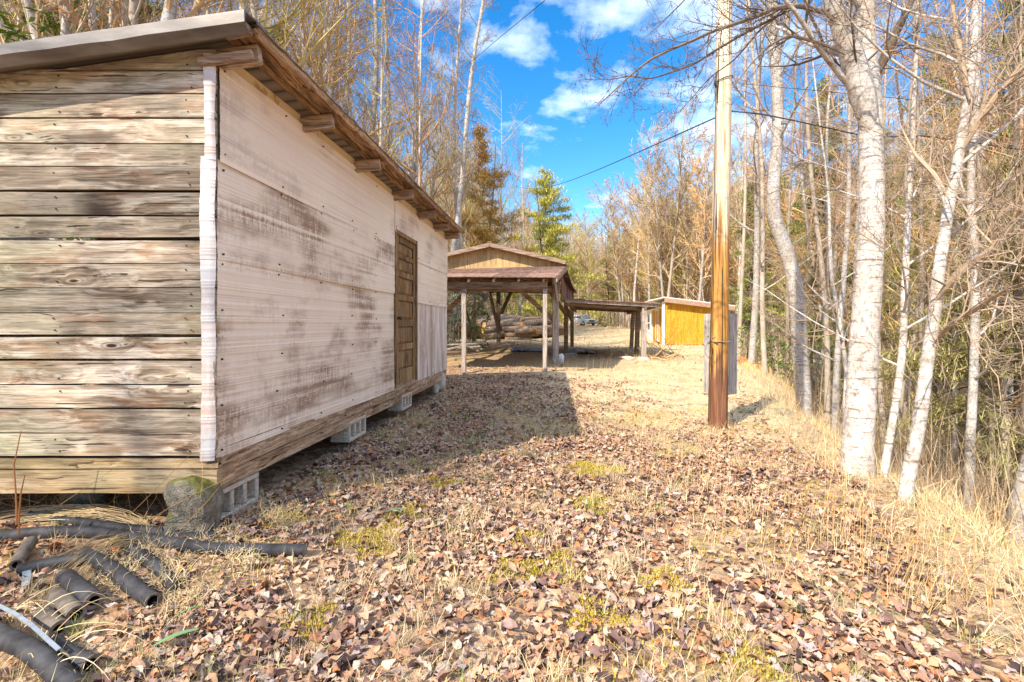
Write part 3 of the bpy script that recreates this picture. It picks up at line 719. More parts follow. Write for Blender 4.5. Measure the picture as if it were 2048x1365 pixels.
obj('siding_return', wrap(-.755, .385, .074, .0, 3), MT['siding_edge'], shed, True)
# wall behind, other walls, floor
g = G()
for (a, b, zt) in (((.0, 0), (dn-.02, 0), 1.47), ((df+.02, 0), (LEN, 0), 1.46)):
    for (o0, o1) in ((-.06, -.012),):
        g.add([S(a[0]+.03, -.74, o0), S(b[0], -.74, o0), S(b[0], -.74, o1), S(a[0]+.03, -.74, o1), S(a[0]+.03, zt, o0), S(b[0], zt, o0), S(b[0], zt, o1), S(a[0]+.03, zt, o1)],
              [(3, 2, 1, 0), (4, 5, 6, 7), (0, 1, 5, 4), (1, 2, 6, 5), (2, 3, 7, 6), (3, 0, 4, 7)])
xe = S(LEN, 0)[0]; ye = S(LEN, 0)[1]
g.add([(XL, ye-.05, CZ-.74), (xe-.07, ye-.05, CZ-.74), (xe-.07, ye, CZ-.74), (XL, ye, CZ-.74), (XL, ye-.05, CZ+.95), (xe-.07, ye-.05, CZ+1.46), (xe-.07, ye, CZ+1.46), (XL, ye, CZ+.95)],
      [(3, 2, 1, 0), (4, 5, 6, 7), (0, 1, 5, 4), (1, 2, 6, 5), (2, 3, 7, 6), (3, 0, 4, 7)])
g.box(XL-.03, XL-.002, CY+.02, ye, CZ-.74, CZ+.98)
g.box(XL, CX-.05, CY+.04, ye-.06, CZ-.93, CZ-.76)
obj('inner_wall', g, MT['plank'], shed)
# skirt boards along the side
g = G()
def side_board(s0, s1, z0, z1, o0, o1, n=30, j=.003, seed=0):
    r = np.random.default_rng(seed); ss_ = np.linspace(s0, s1, n); vv = []; ff = []
    t_ = z1+j*np.cumsum(r.standard_normal(n))*.4; b_ = z0+j*np.cumsum(r.standard_normal(n))*.4
    for a in range(n): vv += [S(ss_[a], b_[a], o1), S(ss_[a], t_[a], o1), S(ss_[a], t_[a], o0), S(ss_[a], b_[a], o0)]
    for a in range(n-1):
        o = a*4
        for k in range(4): ff.append((o+k, o+4+k, o+4+(k+1) % 4, o+(k+1) % 4))
    ff += [(3, 2, 1, 0), ((n-1)*4, (n-1)*4+1, (n-1)*4+2, (n-1)*4+3)]
    return G().add(vv, ff)
obj('skirt_board', side_board(.0, LEN, -.845, -.70, -.035, -.002, seed=1), MT['plank_y'], shed)
obj('skirt_board', side_board(.015, LEN-.02, -.945, -.849, -.055, -.012, seed=2), MT['plank_y'], shed, label='lower, paler skirt board')
# door
door = obj('door', (lambda g: (
    [g.add(*(lambda a, b, c, d, o0, o1: ([S(a, c, o0), S(b, c, o0), S(b, c, o1), S(a, c, o1), S(a, d, o0), S(b, d, o0), S(b, d, o1), S(a, d, o1)],
     [(0, 1, 2, 3), (7, 6, 5, 4), (4, 5, 1, 0), (5, 6, 2, 1), (6, 7, 3, 2), (7, 4, 0, 3)]))(*q)) for q in
     [(dn+.045, dn+.145, -.72, 1.07, -.03, .004), (df-.145, df-.045, -.72, 1.07, -.03, .004)]+
     [(dn+.145, df-.145, z0, z1, -.028, .002) for (z0, z1) in ((-.72, -.55), (-.31, -.235), (-.02, .07), (.30, .37), (.585, .65), (.81, .86), (1.0, 1.07))]], g)[1])(G()), MT['door'], shed)
pz = [(-.55, -.31), (-.235, -.02), (.07, .30), (.37, .585), (.65, .81), (.86, 1.0)]
for (z0, z1) in pz:
    g = G(); a, b = dn+.145, df-.145; i_ = .03
    o0, o1 = -.022, -.006
    vv = [S(a, z0, o0), S(b, z0, o0), S(b, z1, o0), S(a, z1, o0), S(a+i_, z0+i_, o1), S(b-i_, z0+i_, o1), S(b-i_, z1-i_, o1), S(a+i_, z1-i_, o1)]
    g.add(vv, [(0, 1, 5, 4), (1, 2, 6, 5), (2, 3, 7, 6), (3, 0, 4, 7), (4, 5, 6, 7)])
    obj('door_panel', g, MT['door'], door)
g = G(); kp = S(dn+.10, .08, .004)
g.tube([kp, kp+Nn*.012, kp+Nn*.02, kp+Nn*.035, kp+Nn*.05, kp+Nn*.058], [.026, .012, .012, .026, .026, .012], 12)
obj('knob', g, plain('dark_iron_knob', (.04, .03, .025), .4, .5), door, True)
g = G()
for (a, b, z0, z1) in ((dn, dn+.04, -.745, 1.13), (df-.04, df+.0, -.745, 1.13), (dn+.04, df-.04, 1.075, 1.125)):
    g.add([S(a, z0, -.05), S(b, z0, -.05), S(b, z0, .022), S(a, z0, .022), S(a, z1, -.05), S(b, z1, -.05), S(b, z1, .022), S(a, z1, .022)],
          [(0, 1, 2, 3), (7, 6, 5, 4), (4, 5, 1, 0), (5, 6, 2, 1), (6, 7, 3, 2), (7, 4, 0, 3)])
obj('door_frame', g, MT['door'], shed)
# frieze boards between the rafters, the rafters, the eave boards and the roof
rs = [sY(y) for y in (2.752, 3.64, 4.6, 5.64, 6.65, 7.5, 8.26)]
for i in range(len(rs)-1):
    a, b = rs[i]+.03, rs[i+1]-.03
    g = G(); g.add([S(a, 1.40, -.02), S(b, 1.40, -.02), S(b, 1.59, -.02), S(a, 1.59, -.02), S(a, 1.40, -.006), S(b, 1.40, -.006), S(b, 1.59, -.006), S(a, 1.59, -.006)],
                   [(0, 1, 2, 3), (7, 6, 5, 4), (4, 5, 1, 0), (5, 6, 2, 1), (6, 7, 3, 2), (7, 4, 0, 3)])
    obj('frieze_board', g, MT['frieze'], shed)
SL = np.array((1, 0, .143)); SL = SL/np.linalg.norm(SL)
for i, s in enumerate(rs):
    c = S(s, 1.525, .235); g = G()
    g.beam(c-SL*3.7, c, .045, .102, ends=None)
    obj('rafter', g, MT['rafter'], shed, bevel=.004)
g = G(); c = S(-.018, 1.487, .235); g.beam(c-SL*.30, c+SL*.0, .03, .05); obj('rafter', g, MT['rafter'], shed, bevel=.004, label='short split block under the front rafter')
# eave purlin and fascia
e0, e1 = -.05, LEN+.02
obj('fascia_board', (lambda g: (g.beam(S(e0, 1.594, .215), S(e1, 1.594, .215), .12, .024, up=tuple(np.cross(U, SL))), g)[1])(G()), MT['fascia'], shed, bevel=.004)
obj('fascia_board', (lambda g: (g.beam(S(e0+.02, 1.602, .264), S(e1, 1.602, .264), .026, .066), g)[1])(G()), MT['fascia'], shed, bevel=.003)
obj('purlin', (lambda g: (g.beam(S(e0, 1.555, .12)+np.array((0, 0, .02)), S(e1, 1.555, .12)+np.array((0, 0, .02)), .0001+.05, .02), g)[1])(G()), MT['fascia'], shed)
# roof slab of ribbed metal: visible underside, rake flashing in front
g = G(); n = 120
W_ = 3.95
def RP(s, d, h): return S(s, 1.615, .285)-SL*d+np.array((0, 0, h))
ss_ = np.linspace(-.06, LEN+.04, n)
vt = []
for a, s in enumerate(ss_):
    rib_ = .010*max(0, math.cos(s*2*math.pi/.24))**6
    for d in (0, W_/2, W_): vt.append(RP(s, d, .018+rib_))
    for d in (0, W_/2, W_): vt.append(RP(s, d, .010+rib_))
ff = []
for a in range(n-1):
    for b in range(2):
        o = a*6; ff.append((o+b+1, o+b, o+6+b, o+7+b)); ff.append((o+3+b, o+4+b, o+10+b, o+9+b))
    o = a*6; ff.append((o, o+3, o+9, o+6)); ff.append((o+5, o+2, o+8, o+11))
g.add(vt, ff); groof = g
g = G()
for k in range(2):
    a, b = RP(-.05, .30, .002), RP(LEN, .30, .002)
g.add([RP(-.04, .08, .003), RP(LEN+.02, .08, .003), RP(LEN+.02, W_, .003), RP(-.04, W_, .003), RP(-.04, .08, -.008), RP(LEN+.02, .08, -.008), RP(LEN+.02, W_, -.008), RP(-.04, W_, -.008)],
      [(0, 1, 2, 3), (7, 6, 5, 4), (4, 5, 1, 0), (5, 6, 2, 1), (6, 7, 3, 2), (7, 4, 0, 3)])
obj('roof_boarding', g, MT['underside'], shed)
g = G(); r = np.random.default_rng(8); n = 24; vv = []
for a in range(n):
    d = W_*a/(n-1); j = .003*r.standard_normal()
    q = [RP(-.155, d, .030), RP(-.165, d, .022), RP(-.163, d, -.034+j), RP(-.120, d, -.068+j), RP(-.112, d, -.070+j), RP(-.155, d, -.034+j), RP(-.150, d, .018), RP(.05, d, .026), RP(.05, d, .032)]
    vv += q
k = 9; ff = []
for a in range(n-1):
    for j in range(k): ff.append((a*k+j, a*k+(j+1) % k, (a+1)*k+(j+1) % k, (a+1)*k+j))
ff += [tuple(range(k))[::-1], tuple((n-1)*k+j for j in range(k))]
g.add(vv, ff); obj('rake_trim', g, MT['roofmetal'], shed)
g = groof
for s in np.arange(.5, LEN, .52):
    p = RP(s, .035, .026); g.tube([p, p+(0, 0, .012), p+(0, 0, .024)], [.018, .016, .006], 7, m=1)
roof = obj('roof', g, [MT['roofmetal'], MT['white']], shed, False)
# block pieces of old siding under the rake
g = G(); p = P(113, 108, 2.62); g.beam(p+(-.02, 0, 0), p+(.04, 0, .004), .05, .022); obj('packing_block', g, MT['rafter'], shed); g = G(); p = P(140, 105, 2.63); g.beam(p, p+(.11, 0, .014), .05, .02); obj('packing_block', g, MT['rafter'], shed); g = G()
p = P(452, 62, 2.6); g.beam(p+(-.01, 0, -.012), p+(.125, 0, .012), .06, .045)
obj('packing_block', g, MT['rafter'], shed)

# ------------------------------------------------------------------ concrete blocks and stones
def block(name, c, ax, up_rot, Lb=.39, H=.19, D=.19, label='', group=None, mat='conc'):
    """hollow block lying on its face: openings look along ax x up"""
    e = empty(name, c, label, 'concrete block', group)
    g = G(); ax = np.array(ax, float); ax /= np.linalg.norm(ax); nrm = np.array((ax[1], -ax[0], 0))
    M = np.eye(4); M[:3, 0] = ax; M[:3, 1] = nrm; M[:3, 2] = (0, 0, 1); M[:3, 3] = c
    t = .032
    g.box(-Lb/2, Lb/2, -D/2, D/2, -H/2, -H/2+t, M=M); g.box(-Lb/2, Lb/2, -D/2, D/2, H/2-t, H/2, M=M)
    for k in range(4):
        x = -Lb/2+k*(Lb-t)/3; g.box(x, x+t, -D/2+.002, D/2-.002, -H/2+t, H/2-t, M=M)
    g.box(-Lb/2+t, Lb/2-t, -.012, .012, -H/2+t, H/2-t, M=M)
    obj('block_body', g, MT[mat], e, bevel=.006)
    return e
c = S(.235, -1.045, -.11); block('concrete_block', c, U, 0, label='hollow concrete block under the near corner of the shed', group='concrete blocks under the shed')
c = S(sY(4.66), -.995, -.10); c2 = block('concrete_block', c, U, 0, label='hollow concrete block halfway along the shed side', group='concrete blocks under the shed')
c = S(sY(6.18), -.975, -.10); block('concrete_block', c, U, 0, label='hollow concrete block under the shed below its door', group='concrete blocks under the shed')
def stone(name, c, size, seed, mat, label, cat='stone', jag=.16, group=None, sub=4, boxy=0):
    import bmesh
    bm = bmesh.new(); bmesh.ops.create_icosphere(bm, subdivisions=sub, radius=1); r = np.random.default_rng(seed)
    ph = r.uniform(0, 6.28, (8, 3)); fr = r.uniform(1, 3.5, (8, 3))
    for v in bm.verts:
        p = np.array(v.co)
        if boxy: p = np.sign(p)*np.abs(p)**(1-boxy); p = p/max(1, .0+1)
        k = 1+jag*sum(math.sin(fr[i]@p*1.0+ph[i][0])*(.5 if i > 3 else .3) for i in range(8))+.012*r.standard_normal()+.03*math.sin(9*p[0]+4*p[1]+ph[0][0])*math.sin(8*p[2]+ph[1][1])
        v.co = Vector(p*k*np.array(size))
    me = bpy.data.meshes.new(name); bm.to_mesh(me); bm.free(); me.materials.append(MT[mat])
    o = bpy.data.objects.new(name, me); col.objects.link(o); o.location = tuple(c); return tag(o, label, cat, group)
stone('foundation_stone', P(378, 1024, 2.58)+(0, 0.05, .01), (.125, .12, .15), 4, 'stone', 'large rough mossy stone under the near corner of the shed', jag=.20, boxy=.5)
stone('foundation_stone', P(874, 768, 8.1)+(0, 0, 0), (.11, .14, .17), 9, 'rock_pale', 'tan rock propping the far corner of the shed', jag=.25)
stone('foundation_stone', np.array((-2.75, 3.1, .10)), (.14, .12, .12), 12, 'stone', 'dark block in the gap under the plank wall', jag=.15)

# ------------------------------------------------------------------ open gabled pole barn
DR = np.array((.161, .987, 0)); DR /= np.linalg.norm(DR)
barn = empty('pole_barn', (-.4, 17., .1), 'open brown timber barn with ochre gable and shingled lean-to roof', 'barn')
def post(px, top_z, base, w_, mat='post', name='post', parent=barn, lean=(0, 0), label=None):
    g = G(); b = np.array(base, float); t = np.array((b[0]+lean[0], b[1]+lean[1], CZ+top_z)); g.beam(b-(0, 0, .12), t, w_, w_*.95, up=(0, 1, 0))
    return obj(name, g, MT[mat], parent, bevel=.008, label=label)
def X_at(px, Y): return (px-1024)/F*Y
# posts of the front lean-to
post(0, .93, (X_at(1090, 10.7), 10.7, .08), .095, label='slim front post of the lean-to, dark at its foot')
post(0, .93, (X_at(928, 10.7), 10.7, .08), .10)
post(0, .93, (X_at(700, 10.7), 10.7, .08), .10)
# main frame posts
p0 = (X_at(1111, 13.2), 13.2, .1)
post(0, 1.45, p0, .17, 'post', label='thick grey corner post')
post(0, 1.45, (X_at(1111, 13.2)-4.1, 13.2, .1), .15)
mid = np.array(p0)+DR*4.4; back = np.array((X_at(1144, 23.2), 23.2, .12))
post(0, 1.55, (X_at(1132, 17.4), 17.4, .1), .14, 'brace'); post(0, 1.6, back, .16, 'brace')
for pxx in (948, 997): post(0, 1.6, (X_at(pxx, 22.6), 22.6, .15), .19, 'brace')
post(0, 1.6, (X_at(948, 17.4)-1.4, 17.4, .15), .15, 'brace')
def tim(a, b, w_, h, mat='brace', name='beam', parent=barn, label=None, up=(0, 0, 1)):
    g = G(); g.beam(a, b, w_, h, up=up); return obj(name, g, MT[mat], parent, bevel=.006, label=label)
# beams
tim(P(740, 571, 10.66), P(1094, 571, 10.66), .05, .155)
tim(P(740, 560, 10.75), P(1096, 562, 10.75), .04, .10)
tim(P(800, 575, 13.2), P(1112, 579, 13.2), .08, .17)
tim(P(870, 580, 22.8), P(1146, 584, 22.8), .1, .18)
rt = np.array((X_at(1112, 13.2), 13.2, CZ+1.42)); tim(rt, rt+DR*10.2, .09, .18)
lt = rt-np.array((4.1, 0, 0)); tim(lt, lt+DR*10.2, .09, .18)
tim(P(1040, 581, 13.25), P(1108, 641, 13.25), .06, .13, name='brace')
tim(P(938, 579, 13.4), P(884, 634, 13.4), .06, .13, name='brace')
tim(rt+(0, .5, -.02)+DR*1.2, np.array(p0)+(0, 0, .82)+DR*.1, .06, .12, name='brace')
tim(P(985, 578, 22.4), P(950, 622, 22.4), .1, .2, name='brace'); tim(P(1023, 582, 22.4), P(1002, 628, 22.4), .1, .17, name='brace')
tim(P(978, 582, 21.8), P(996, 655, 22.4), .09, .15, name='brace')
tim(P(1135, 622, 18), P(1146, 645, 22.9), .1, .18, name='brace'); tim(P(1100, 584, 15), P(1133, 630, 17.4), .07, .14, name='brace')
tim(P(928, 604, 20), P(946, 668, 22.2), .07, .12, name='brace')
tim(P(1109, 558, 13.0), P(1116, 604, 13.02), .06, .11, 'post', name='brace'); tim(P(1121, 562, 13.0), P(1115, 604, 13.02), .04, .08, 'rafter', name='brace')
# lean-to roof with rafter ends
def slabq(a, b, c, d, t, mat, name, parent, n=1, label=None, rows=1):
    """a sloping sheet a-b (front edge) to d-c (back edge), t thick, split into shingle/sheet strips"""
    g = G(); a, b, c, d = map(lambda q: np.array(q, float), (a, b, c, d)); th_ = np.array((0, 0, t))
    for j in range(rows):
        for i in range(n):
            f0, f1 = i/n+.001, (i+1)/n-.001; r0, r1 = j/rows, (j+1)/rows+.012*(rows > 1)
            q = lambda f, r_: (a+(b-a)*f)*(1-r_)+(d+(c-d)*f)*r_
            lift = np.array((0, 0, .004*((i+j) % 2)+.010*(rows > 1)))
            A, B, Cc, D = q(f0, r0)+lift, q(f1, r0)+lift, q(f1, r1), q(f0, r1)
            g.add([A, B, Cc, D, A+th_, B+th_, Cc+th_, D+th_], [(3, 2, 1, 0), (4, 5, 6, 7), (0, 1, 5, 4), (1, 2, 6, 5), (2, 3, 7, 6), (3, 0, 4, 7)])
    return obj(name, g, MT[mat], parent, label=label)
fa, fb = P(735, 554, 10.35), P(1113, 557, 10.35); fc, fd = P(1134, 533.5, 13.0), P(800, 543, 13.0)
slabq(fa, fb, fc, fd, .022, 'shingle', 'lean_to_roof', barn, 6, rows=3)
for k in range(7):
    pxx = 1087-k*50; a = P(pxx, 561, 10.42); b = P(1024+(pxx-1024)*.86+8, 541, 13.0); tim(a, b, .05, .07, 'rafter', 'rafter')
g = G(); g.beam(P(1113, 560, 10.37), P(1134, 537, 13.0), .03, .09); obj('edge_board', g, MT['rafter'], barn)
# gable wall
ap = P(979, 493, 13.1); zt = lambda px: 1.0
gw = G(); xr_, xl_ = 1128, 830
for i, x0 in enumerate(np.arange(xl_, xr_, 8.45)):
    x1 = min(x0+8.3, xr_)
    def topy(x): return 493+(x-979)*(33/150.) if x > 979 else 493+(979-x)*(33/150.)
    a, b = P(x0, 545, 12.95), P(x1, 545, 12.95); c_, d_ = P(x1, topy(x1), 12.95), P(x0, topy(x0), 12.95)
    bk = np.array((0, .025, 0)); gw.add([a, b, c_, d_, a+bk, b+bk, c_+bk, d_+bk], [(0, 1, 2, 3), (7, 6, 5, 4), (4, 5, 1, 0), (5, 6, 2, 1), (6, 7, 3, 2), (7, 4, 0, 3)])
obj('gable_wall', gw, MT['gable'], barn)
# main roof: two planes running back along the barn, sagging at the right eave
rid = P(979, 487, 12.75); er = P(1131, 522, 12.75); el = P(827, 522, 12.75)
BL = 10.6
def mainroof(eave, sgn, name):
    g = G(); n = 14; m_ = 6; vv = []
    for a in range(n):
        f_ = a/(n-1)
        for b in range(m_):
            e = b/(m_-1); p = rid*(1-e)+eave*e+DR*BL*f_
            sag = -.18*math.sin(math.pi*f_)*e*(1 if sgn > 0 else .4)-.06*math.sin(math.pi*f_); p = p+(0, 0, sag)
            vv.append(p)
        for b in range(m_): vv.append(vv[-m_]+np.array((0, 0, -.035)))
    ff = []
    k = 2*m_
    for a in range(n-1):
        for b in range(m_-1):
            o = a*k+b; ff.append((o, o+1, o+1+k, o+k)); o += m_; ff.append((o+1, o, o+k, o+1+k))
        o = a*k; ff.append((o+m_-1, o+2*m_-1, o+k+2*m_-1, o+k+m_-1))
    for b in range(m_-1): ff.append((b, b+m_, b+m_+1, b+1)); o = (n-1)*k+b; ff.append((o+1, o+m_+1, o+m_, o))
    g.add(vv, ff); return obj(name, g, MT['shingle'], barn)
mainroof(er, 1, 'roof'); mainroof(el, -1, 'roof')
g = G(); g.beam(rid+(0, -.02, .03), rid+DR*BL+(0, 0, .0), .12, .03); obj('ridge_cap', g, MT['shingle'], barn)
for e in (er, el):
    g = G(); g.beam(rid+(0, -.03, -.045), e+(0, -.03, -.045), .035, .10); obj('barge_board', g, MT['rafter'], barn)
for k in range(8):      # rafters below the roof
    o_ = DR*(1.0+k*1.3)
    for e in (er, el): tim(rid+o_+(0, 0, -.12), e+o_+(0, 0, -.17), .05, .10, 'brace', 'rafter')
# brown boarding hung on the right side
g = G(); base_ = np.array((X_at(1124, 15.), 15., 0)); base_ = np.array(p0)+DR*1.2+(.09, 0, 0)
for k in range(24):
    a = base_+DR*(k*.30); b = a+DR*.285; z0, z1 = CZ+.74, CZ+1.50-.15*math.sin(math.pi*(k/24))
    nn_ = np.array((DR[1], -DR[0], 0))*.02
    vv = [(*(a-nn_)[:2], z0), (*(b-nn_)[:2], z0), (*(b+nn_)[:2], z0), (*(a+nn_)[:2], z0), (*(a-nn_)[:2], z1), (*(b-nn_)[:2], z1), (*(b+nn_)[:2], z1), (*(a+nn_)[:2], z1)]
    g.add(vv, [(3, 2, 1, 0), (4, 5, 6, 7), (0, 1, 5, 4), (1, 2, 6, 5), (2, 3, 7, 6), (3, 0, 4, 7)])
MT['redboard'] = wood('red_brown_boards', (.12, .055, .04), (.27, .14, .10), (.38, .22, .17), 'Z', 14, tint=(.30, .17, .13), var=.25, knots=False)
obj('side_boarding', g, MT['redboard'], barn)
# flat side roof on three posts
a = P(1130, 602, 15.); b = P(1318, 612, 15.); c_ = P(1287, 621, 22.5); c_[2] = CZ+.63; d_ = np.array(a)+DR*7.6; d_[2] = CZ+.70
c_ = np.array(b)+DR*7.6; c_[2] = CZ+.60
slabq(a+(0, -.1, .05), b+(0, -.1, .05), c_+(0, 0, .05), d_+(0, 0, .05), .03, 'shingle', 'side_roof', barn, 7)
tim(a+(0, 0, 0), b, .04, .10, 'post', 'edge_board'); tim(a+(0, .3, -.09), b+(-.5, .3, -.09), .07, .10, 'brace', 'beam')
tim(b+(-.42, 0, -.06), c_+(-.42, 0, -.06), .08, .13, 'brace', 'beam'); tim(a+(.1, 0, -.06), d_+(.1, 0, -.06), .08, .13, 'brace', 'beam')
tim(b+(-.02, 0, .0), c_+(-.02, 0, 0), .04, .10, 'post', 'edge_board')
for k in range(1, 8): tim(a+DR*k+(0, 0, -.015), b+DR*k+(0, 0, -.015), .05, .09, 'brace', 'rafter')
post(0, .56, (X_at(1287, 15.1), 15.1, .03), .145, 'post', lean=(.02, 0), label='pale near post of the side roof, set on a rock')
post(0, .56, (X_at(1273, 18.2), 18.2, .02), .15, 'brace', lean=(.06, 0)); post(0, .56, (X_at(1262, 21.8), 21.8, .04), .15, 'brace', lean=(.10, 0))
stone('footing_rock', (X_at(1284, 14.9), 14.85, .10), (.22, .16, .10), 21, 'rock_pale', 'pale flat rock at the foot of the near side roof post', jag=.2)
stone('footing_rock', (X_at(1258, 15.2), 15.3, .10), (.20, .16, .11), 23, 'rock_pale', 'pale rock lying just left of the near side roof post', jag=.2)
stone('white_lump', (X_at(1121, 13.9), 13.9, .22), (.11, .12, .16), 22, 'white', 'white rounded sack leaning behind the thick corner post', 'sack', jag=.1)
block('concrete_block', np.array((X_at(1141, 16.6), 16.6, .16)), (1, .1, 0), 0, H=.12, label='small pale concrete block on the dirt beside the middle barn post', group='loose blocks')
# black plastic lying on the dirt
def sheetlie(px0, px1, py0, py1, label, seed, mat='tarp'):
    r = np.random.default_rng(seed); a = hit(px0, py1); b = hit(px1, py1); c = hit(px1, py0); n = 14
    g = G(); vv = []
    for i in range(n):
        for j in range(5):
            x = a[0]+(b[0]-a[0])*i/(n-1)+.05*r.standard_normal(); y = a[1]+(c[1]-a[1])*j/4+.05*r.standard_normal()
            vv.append((x, y, float(terrain(x, y))+.03+.03*abs(r.standard_normal())))
    nv = len(vv); vv += [(p[0], p[1], p[2]-.012) for p in vv]
    ff = []
    for i in range(n-1):
        for j in range(4): o = i*5+j; ff.append((o, o+5, o+6, o+1)); ff.append((nv+o+1, nv+o+6, nv+o+5, nv+o))
    g.add(vv, ff); return tag(obj('plastic_sheet', g, MT[mat], loc=a), label, 'plastic sheet')
sheetlie(1138, 1196, 703, 709, 'black plastic sheet on the dirt under the side roof', 1)
sheetlie(1024, 1090, 699, 705, 'black plastic sheet on the dirt floor of the open barn', 2)

# ------------------------------------------------------------------ yellow shed and white cabin behind it
ys = empty('yellow_shed', (9.6, 28, .0), 'mustard yellow board shed with white trim and sloping white roof', 'shed')
c0 = np.array((X_at(1327, 27.6), 27.6, 0)); DY = np.array((.16, .987, 0)); WX = 3.55; LY = 4.9
zb_ = -1.13; ztl, ztr = 1.33, .93
def YP(x, y, z): return c0+np.array((x, 0, 0))+DY*y+np.array((0, 0, CZ+z))
def wallp(x0, y0, x1, y1, zb0, zt0, zt1, t=.04, g=None, zb1=None):
    g = g or G(); a0, b0 = YP(x0, y0, zb0), YP(x1, y1, zb0 if zb1 is None else zb1); a1, b1 = YP(x0, y0, zt0), YP(x1, y1, zt1)
    d = (b0-a0); d[2] = 0; d /= np.linalg.norm(d); nn_ = np.array((-d[1], d[0], 0))*t
    return g.add([a0, b0, b1, a1, a0+nn_, b0+nn_, b1+nn_, a1+nn_], [(0, 1, 2, 3), (7, 6, 5, 4), (4, 5, 1, 0), (5, 6, 2, 1), (6, 7, 3, 2), (7, 4, 0, 3)])
g = G(); nb_ = 9
for k in range(nb_):
    x0, x1 = WX*k/nb_+.004, WX*(k+1)/nb_-.004
    wallp(x0, 0, x1, 0, zb_, ztl+(ztr-ztl)*x0/WX, ztl+(ztr-ztl)*x1/WX, g=g)
obj('wall', g, MT['yellow'], ys, label='yellow stained front wall')
g = G()
for k in range(12):
    y0, y1 = LY*(k+1)/12-.004, LY*k/12+.004
    wallp(0, y0, 0, y1, zb_, ztl-.05, ztl-.05, g=g)
wallp(WX, LY, 0, LY, zb_, ztr, ztl, g=g); wallp(WX, 0.05, WX, LY, zb_, ztr, ztr, g=g); obj('wall', g, MT['yellow'], ys)
for (x, y) in ((0, 0), (0, LY), (WX, 0)): g = G(); g.box(-.07, .07, -.06, .06, CZ+zb_-.02, CZ+(ztl if x == 0 else ztr), M=np.array([[1, 0, 0, YP(x, y, 0)[0]-.01], [0, 1, 0, YP(x, y, 0)[1]-.012], [0, 0, 1, 0], [0, 0, 0, 1]])); obj('corner_trim', g, MT['white'], ys)
g = G(); g.beam(YP(-.03, 0, ztl-.32), YP(-.03, LY, ztl-.32), .05, .09)
obj('trim_board', g, MT['white'], ys)
dr = obj('door', wallp(-.05, 2.9, -.05, 1.35, zb_+.12, ztl-.42, ztl-.42, .045), MT['yellow'], ys)
g = G()
for (y0, y1, z0, z1) in ((1.32, 1.42, zb_+.1, ztl-.4), (2.83, 2.93, zb_+.1, ztl-.4), (2.07, 2.17, zb_+.1, ztl-.4)): wallp(-.075, y1, -.075, y0, z0, z1, z1, .02, g)
for z in (zb_+.12, -.05, ztl-.48): wallp(-.078, 2.93, -.078, 1.32, z, z+.08, z+.08, .02, g)
obj('door_trim', g, MT['white'], dr)
g = G()
def RY(x, y, up=0): return YP(x, y, ztl+.20+(ztr-ztl)/WX*x*1.08+up)
for (x0, x1) in ((-.0, WX+.45),):
    v8 = [RY(x0, -.38), RY(x1, -.38), RY(x1, LY+.3), RY(x0, LY+.3)]; v8 += [p+(0, 0, .05) for p in v8]
    g.add(v8, [(3, 2, 1, 0), (4, 5, 6, 7), (0, 1, 5, 4), (1, 2, 6, 5), (2, 3, 7, 6), (3, 0, 4, 7)])
l0, l1 = RY(0, -.38), RY(0, LY+.3); lo_ = np.array((-.9, 0, -.20))
v8 = [l0+lo_, l0, l1, l1+lo_]; v8 += [p+(0, 0, .05) for p in v8]; g.add(v8, [(3, 2, 1, 0), (4, 5, 6, 7), (0, 1, 5, 4), (1, 2, 6, 5), (2, 3, 7, 6), (3, 0, 4, 7)])
obj('roof', g, MT['white'], ys)
g = G(); g.beam(RY(0, -.36, -.13), RY(WX+.43, -.36, -.13), .03, .24); MT['soffit'] = plain('brown_soffit', (.42, .27, .18), n=.15)
obj('soffit_board', g, MT['soffit'], ys)
g = G(); g.box(0, WX, 0, .1, CZ+zb_-.25, CZ+zb_-.01, M=np.array([[1, 0, 0, c0[0]], [0, 1, 0, c0[1]+.05], [0, 0, 1, 0], [0, 0, 0, 1]])); obj('skid', g, MT['brace'], ys)
# white cabin
wc_ = empty('white_cabin', (11., 36, .1), 'white walled cabin with dark window seen left of the yellow shed', 'cabin')
q0 = np.array((X_at(1303, 34.5), 34.5, 0)); q1 = np.array((X_at(1290, 40.), 40., 0))
def QP(f_, z): return q0*(1-f_)+q1*f_+np.array((0, 0, CZ+z))
g = G(); xx_ = np.array((3.5, .0, 0)); v8 = [QP(1, -1.1), QP(0, -1.1), QP(0, -1.1)+xx_, QP(1, -1.1)+xx_, QP(1, 1.15), QP(0, 1.15), QP(0, 1.15)+xx_, QP(1, 1.15)+xx_]
g.add(v8, [(3, 2, 1, 0), (4, 5, 6, 7), (0, 1, 5, 4), (1, 2, 6, 5), (2, 3, 7, 6), (3, 0, 4, 7)]); obj('wall', g, MT['white'], wc_)
MT['glass'] = plain('dark_window_glass', (.05, .06, .08), .15, .6)
for (f0, f1) in ((.25, .55), (.7, .9)):
    for (z0, z1) in ((-.35, .1), (.2, .75)):
        g = G(); o_ = np.array((-.02, -.01, 0)); v4 = [QP(f1, z0)+o_, QP(f0, z0)+o_, QP(f0, z1)+o_, QP(f1, z1)+o_]; v4 += [p-o_*.8 for p in v4]
        g.add(v4, [(0, 1, 2, 3), (0, 4, 5, 1), (1, 5, 6, 2), (2, 6, 7, 3), (3, 7, 4, 0)]); obj('window', g, MT['glass'], wc_)
g = G(); v8 = [QP(1.05, 1.15)+(-.25, .2, 0), QP(-.05, 1.15)+(-.25, -.2, 0), QP(-.05, 1.5)+xx_*.5, QP(1.05, 1.5)+xx_*.5]; v8 += [p+(0, 0, .06) for p in v8]
g.add(v8, [(3, 2, 1, 0), (4, 5, 6, 7), (0, 1, 5, 4), (1, 2, 6, 5), (2, 3, 7, 6), (3, 0, 4, 7)])
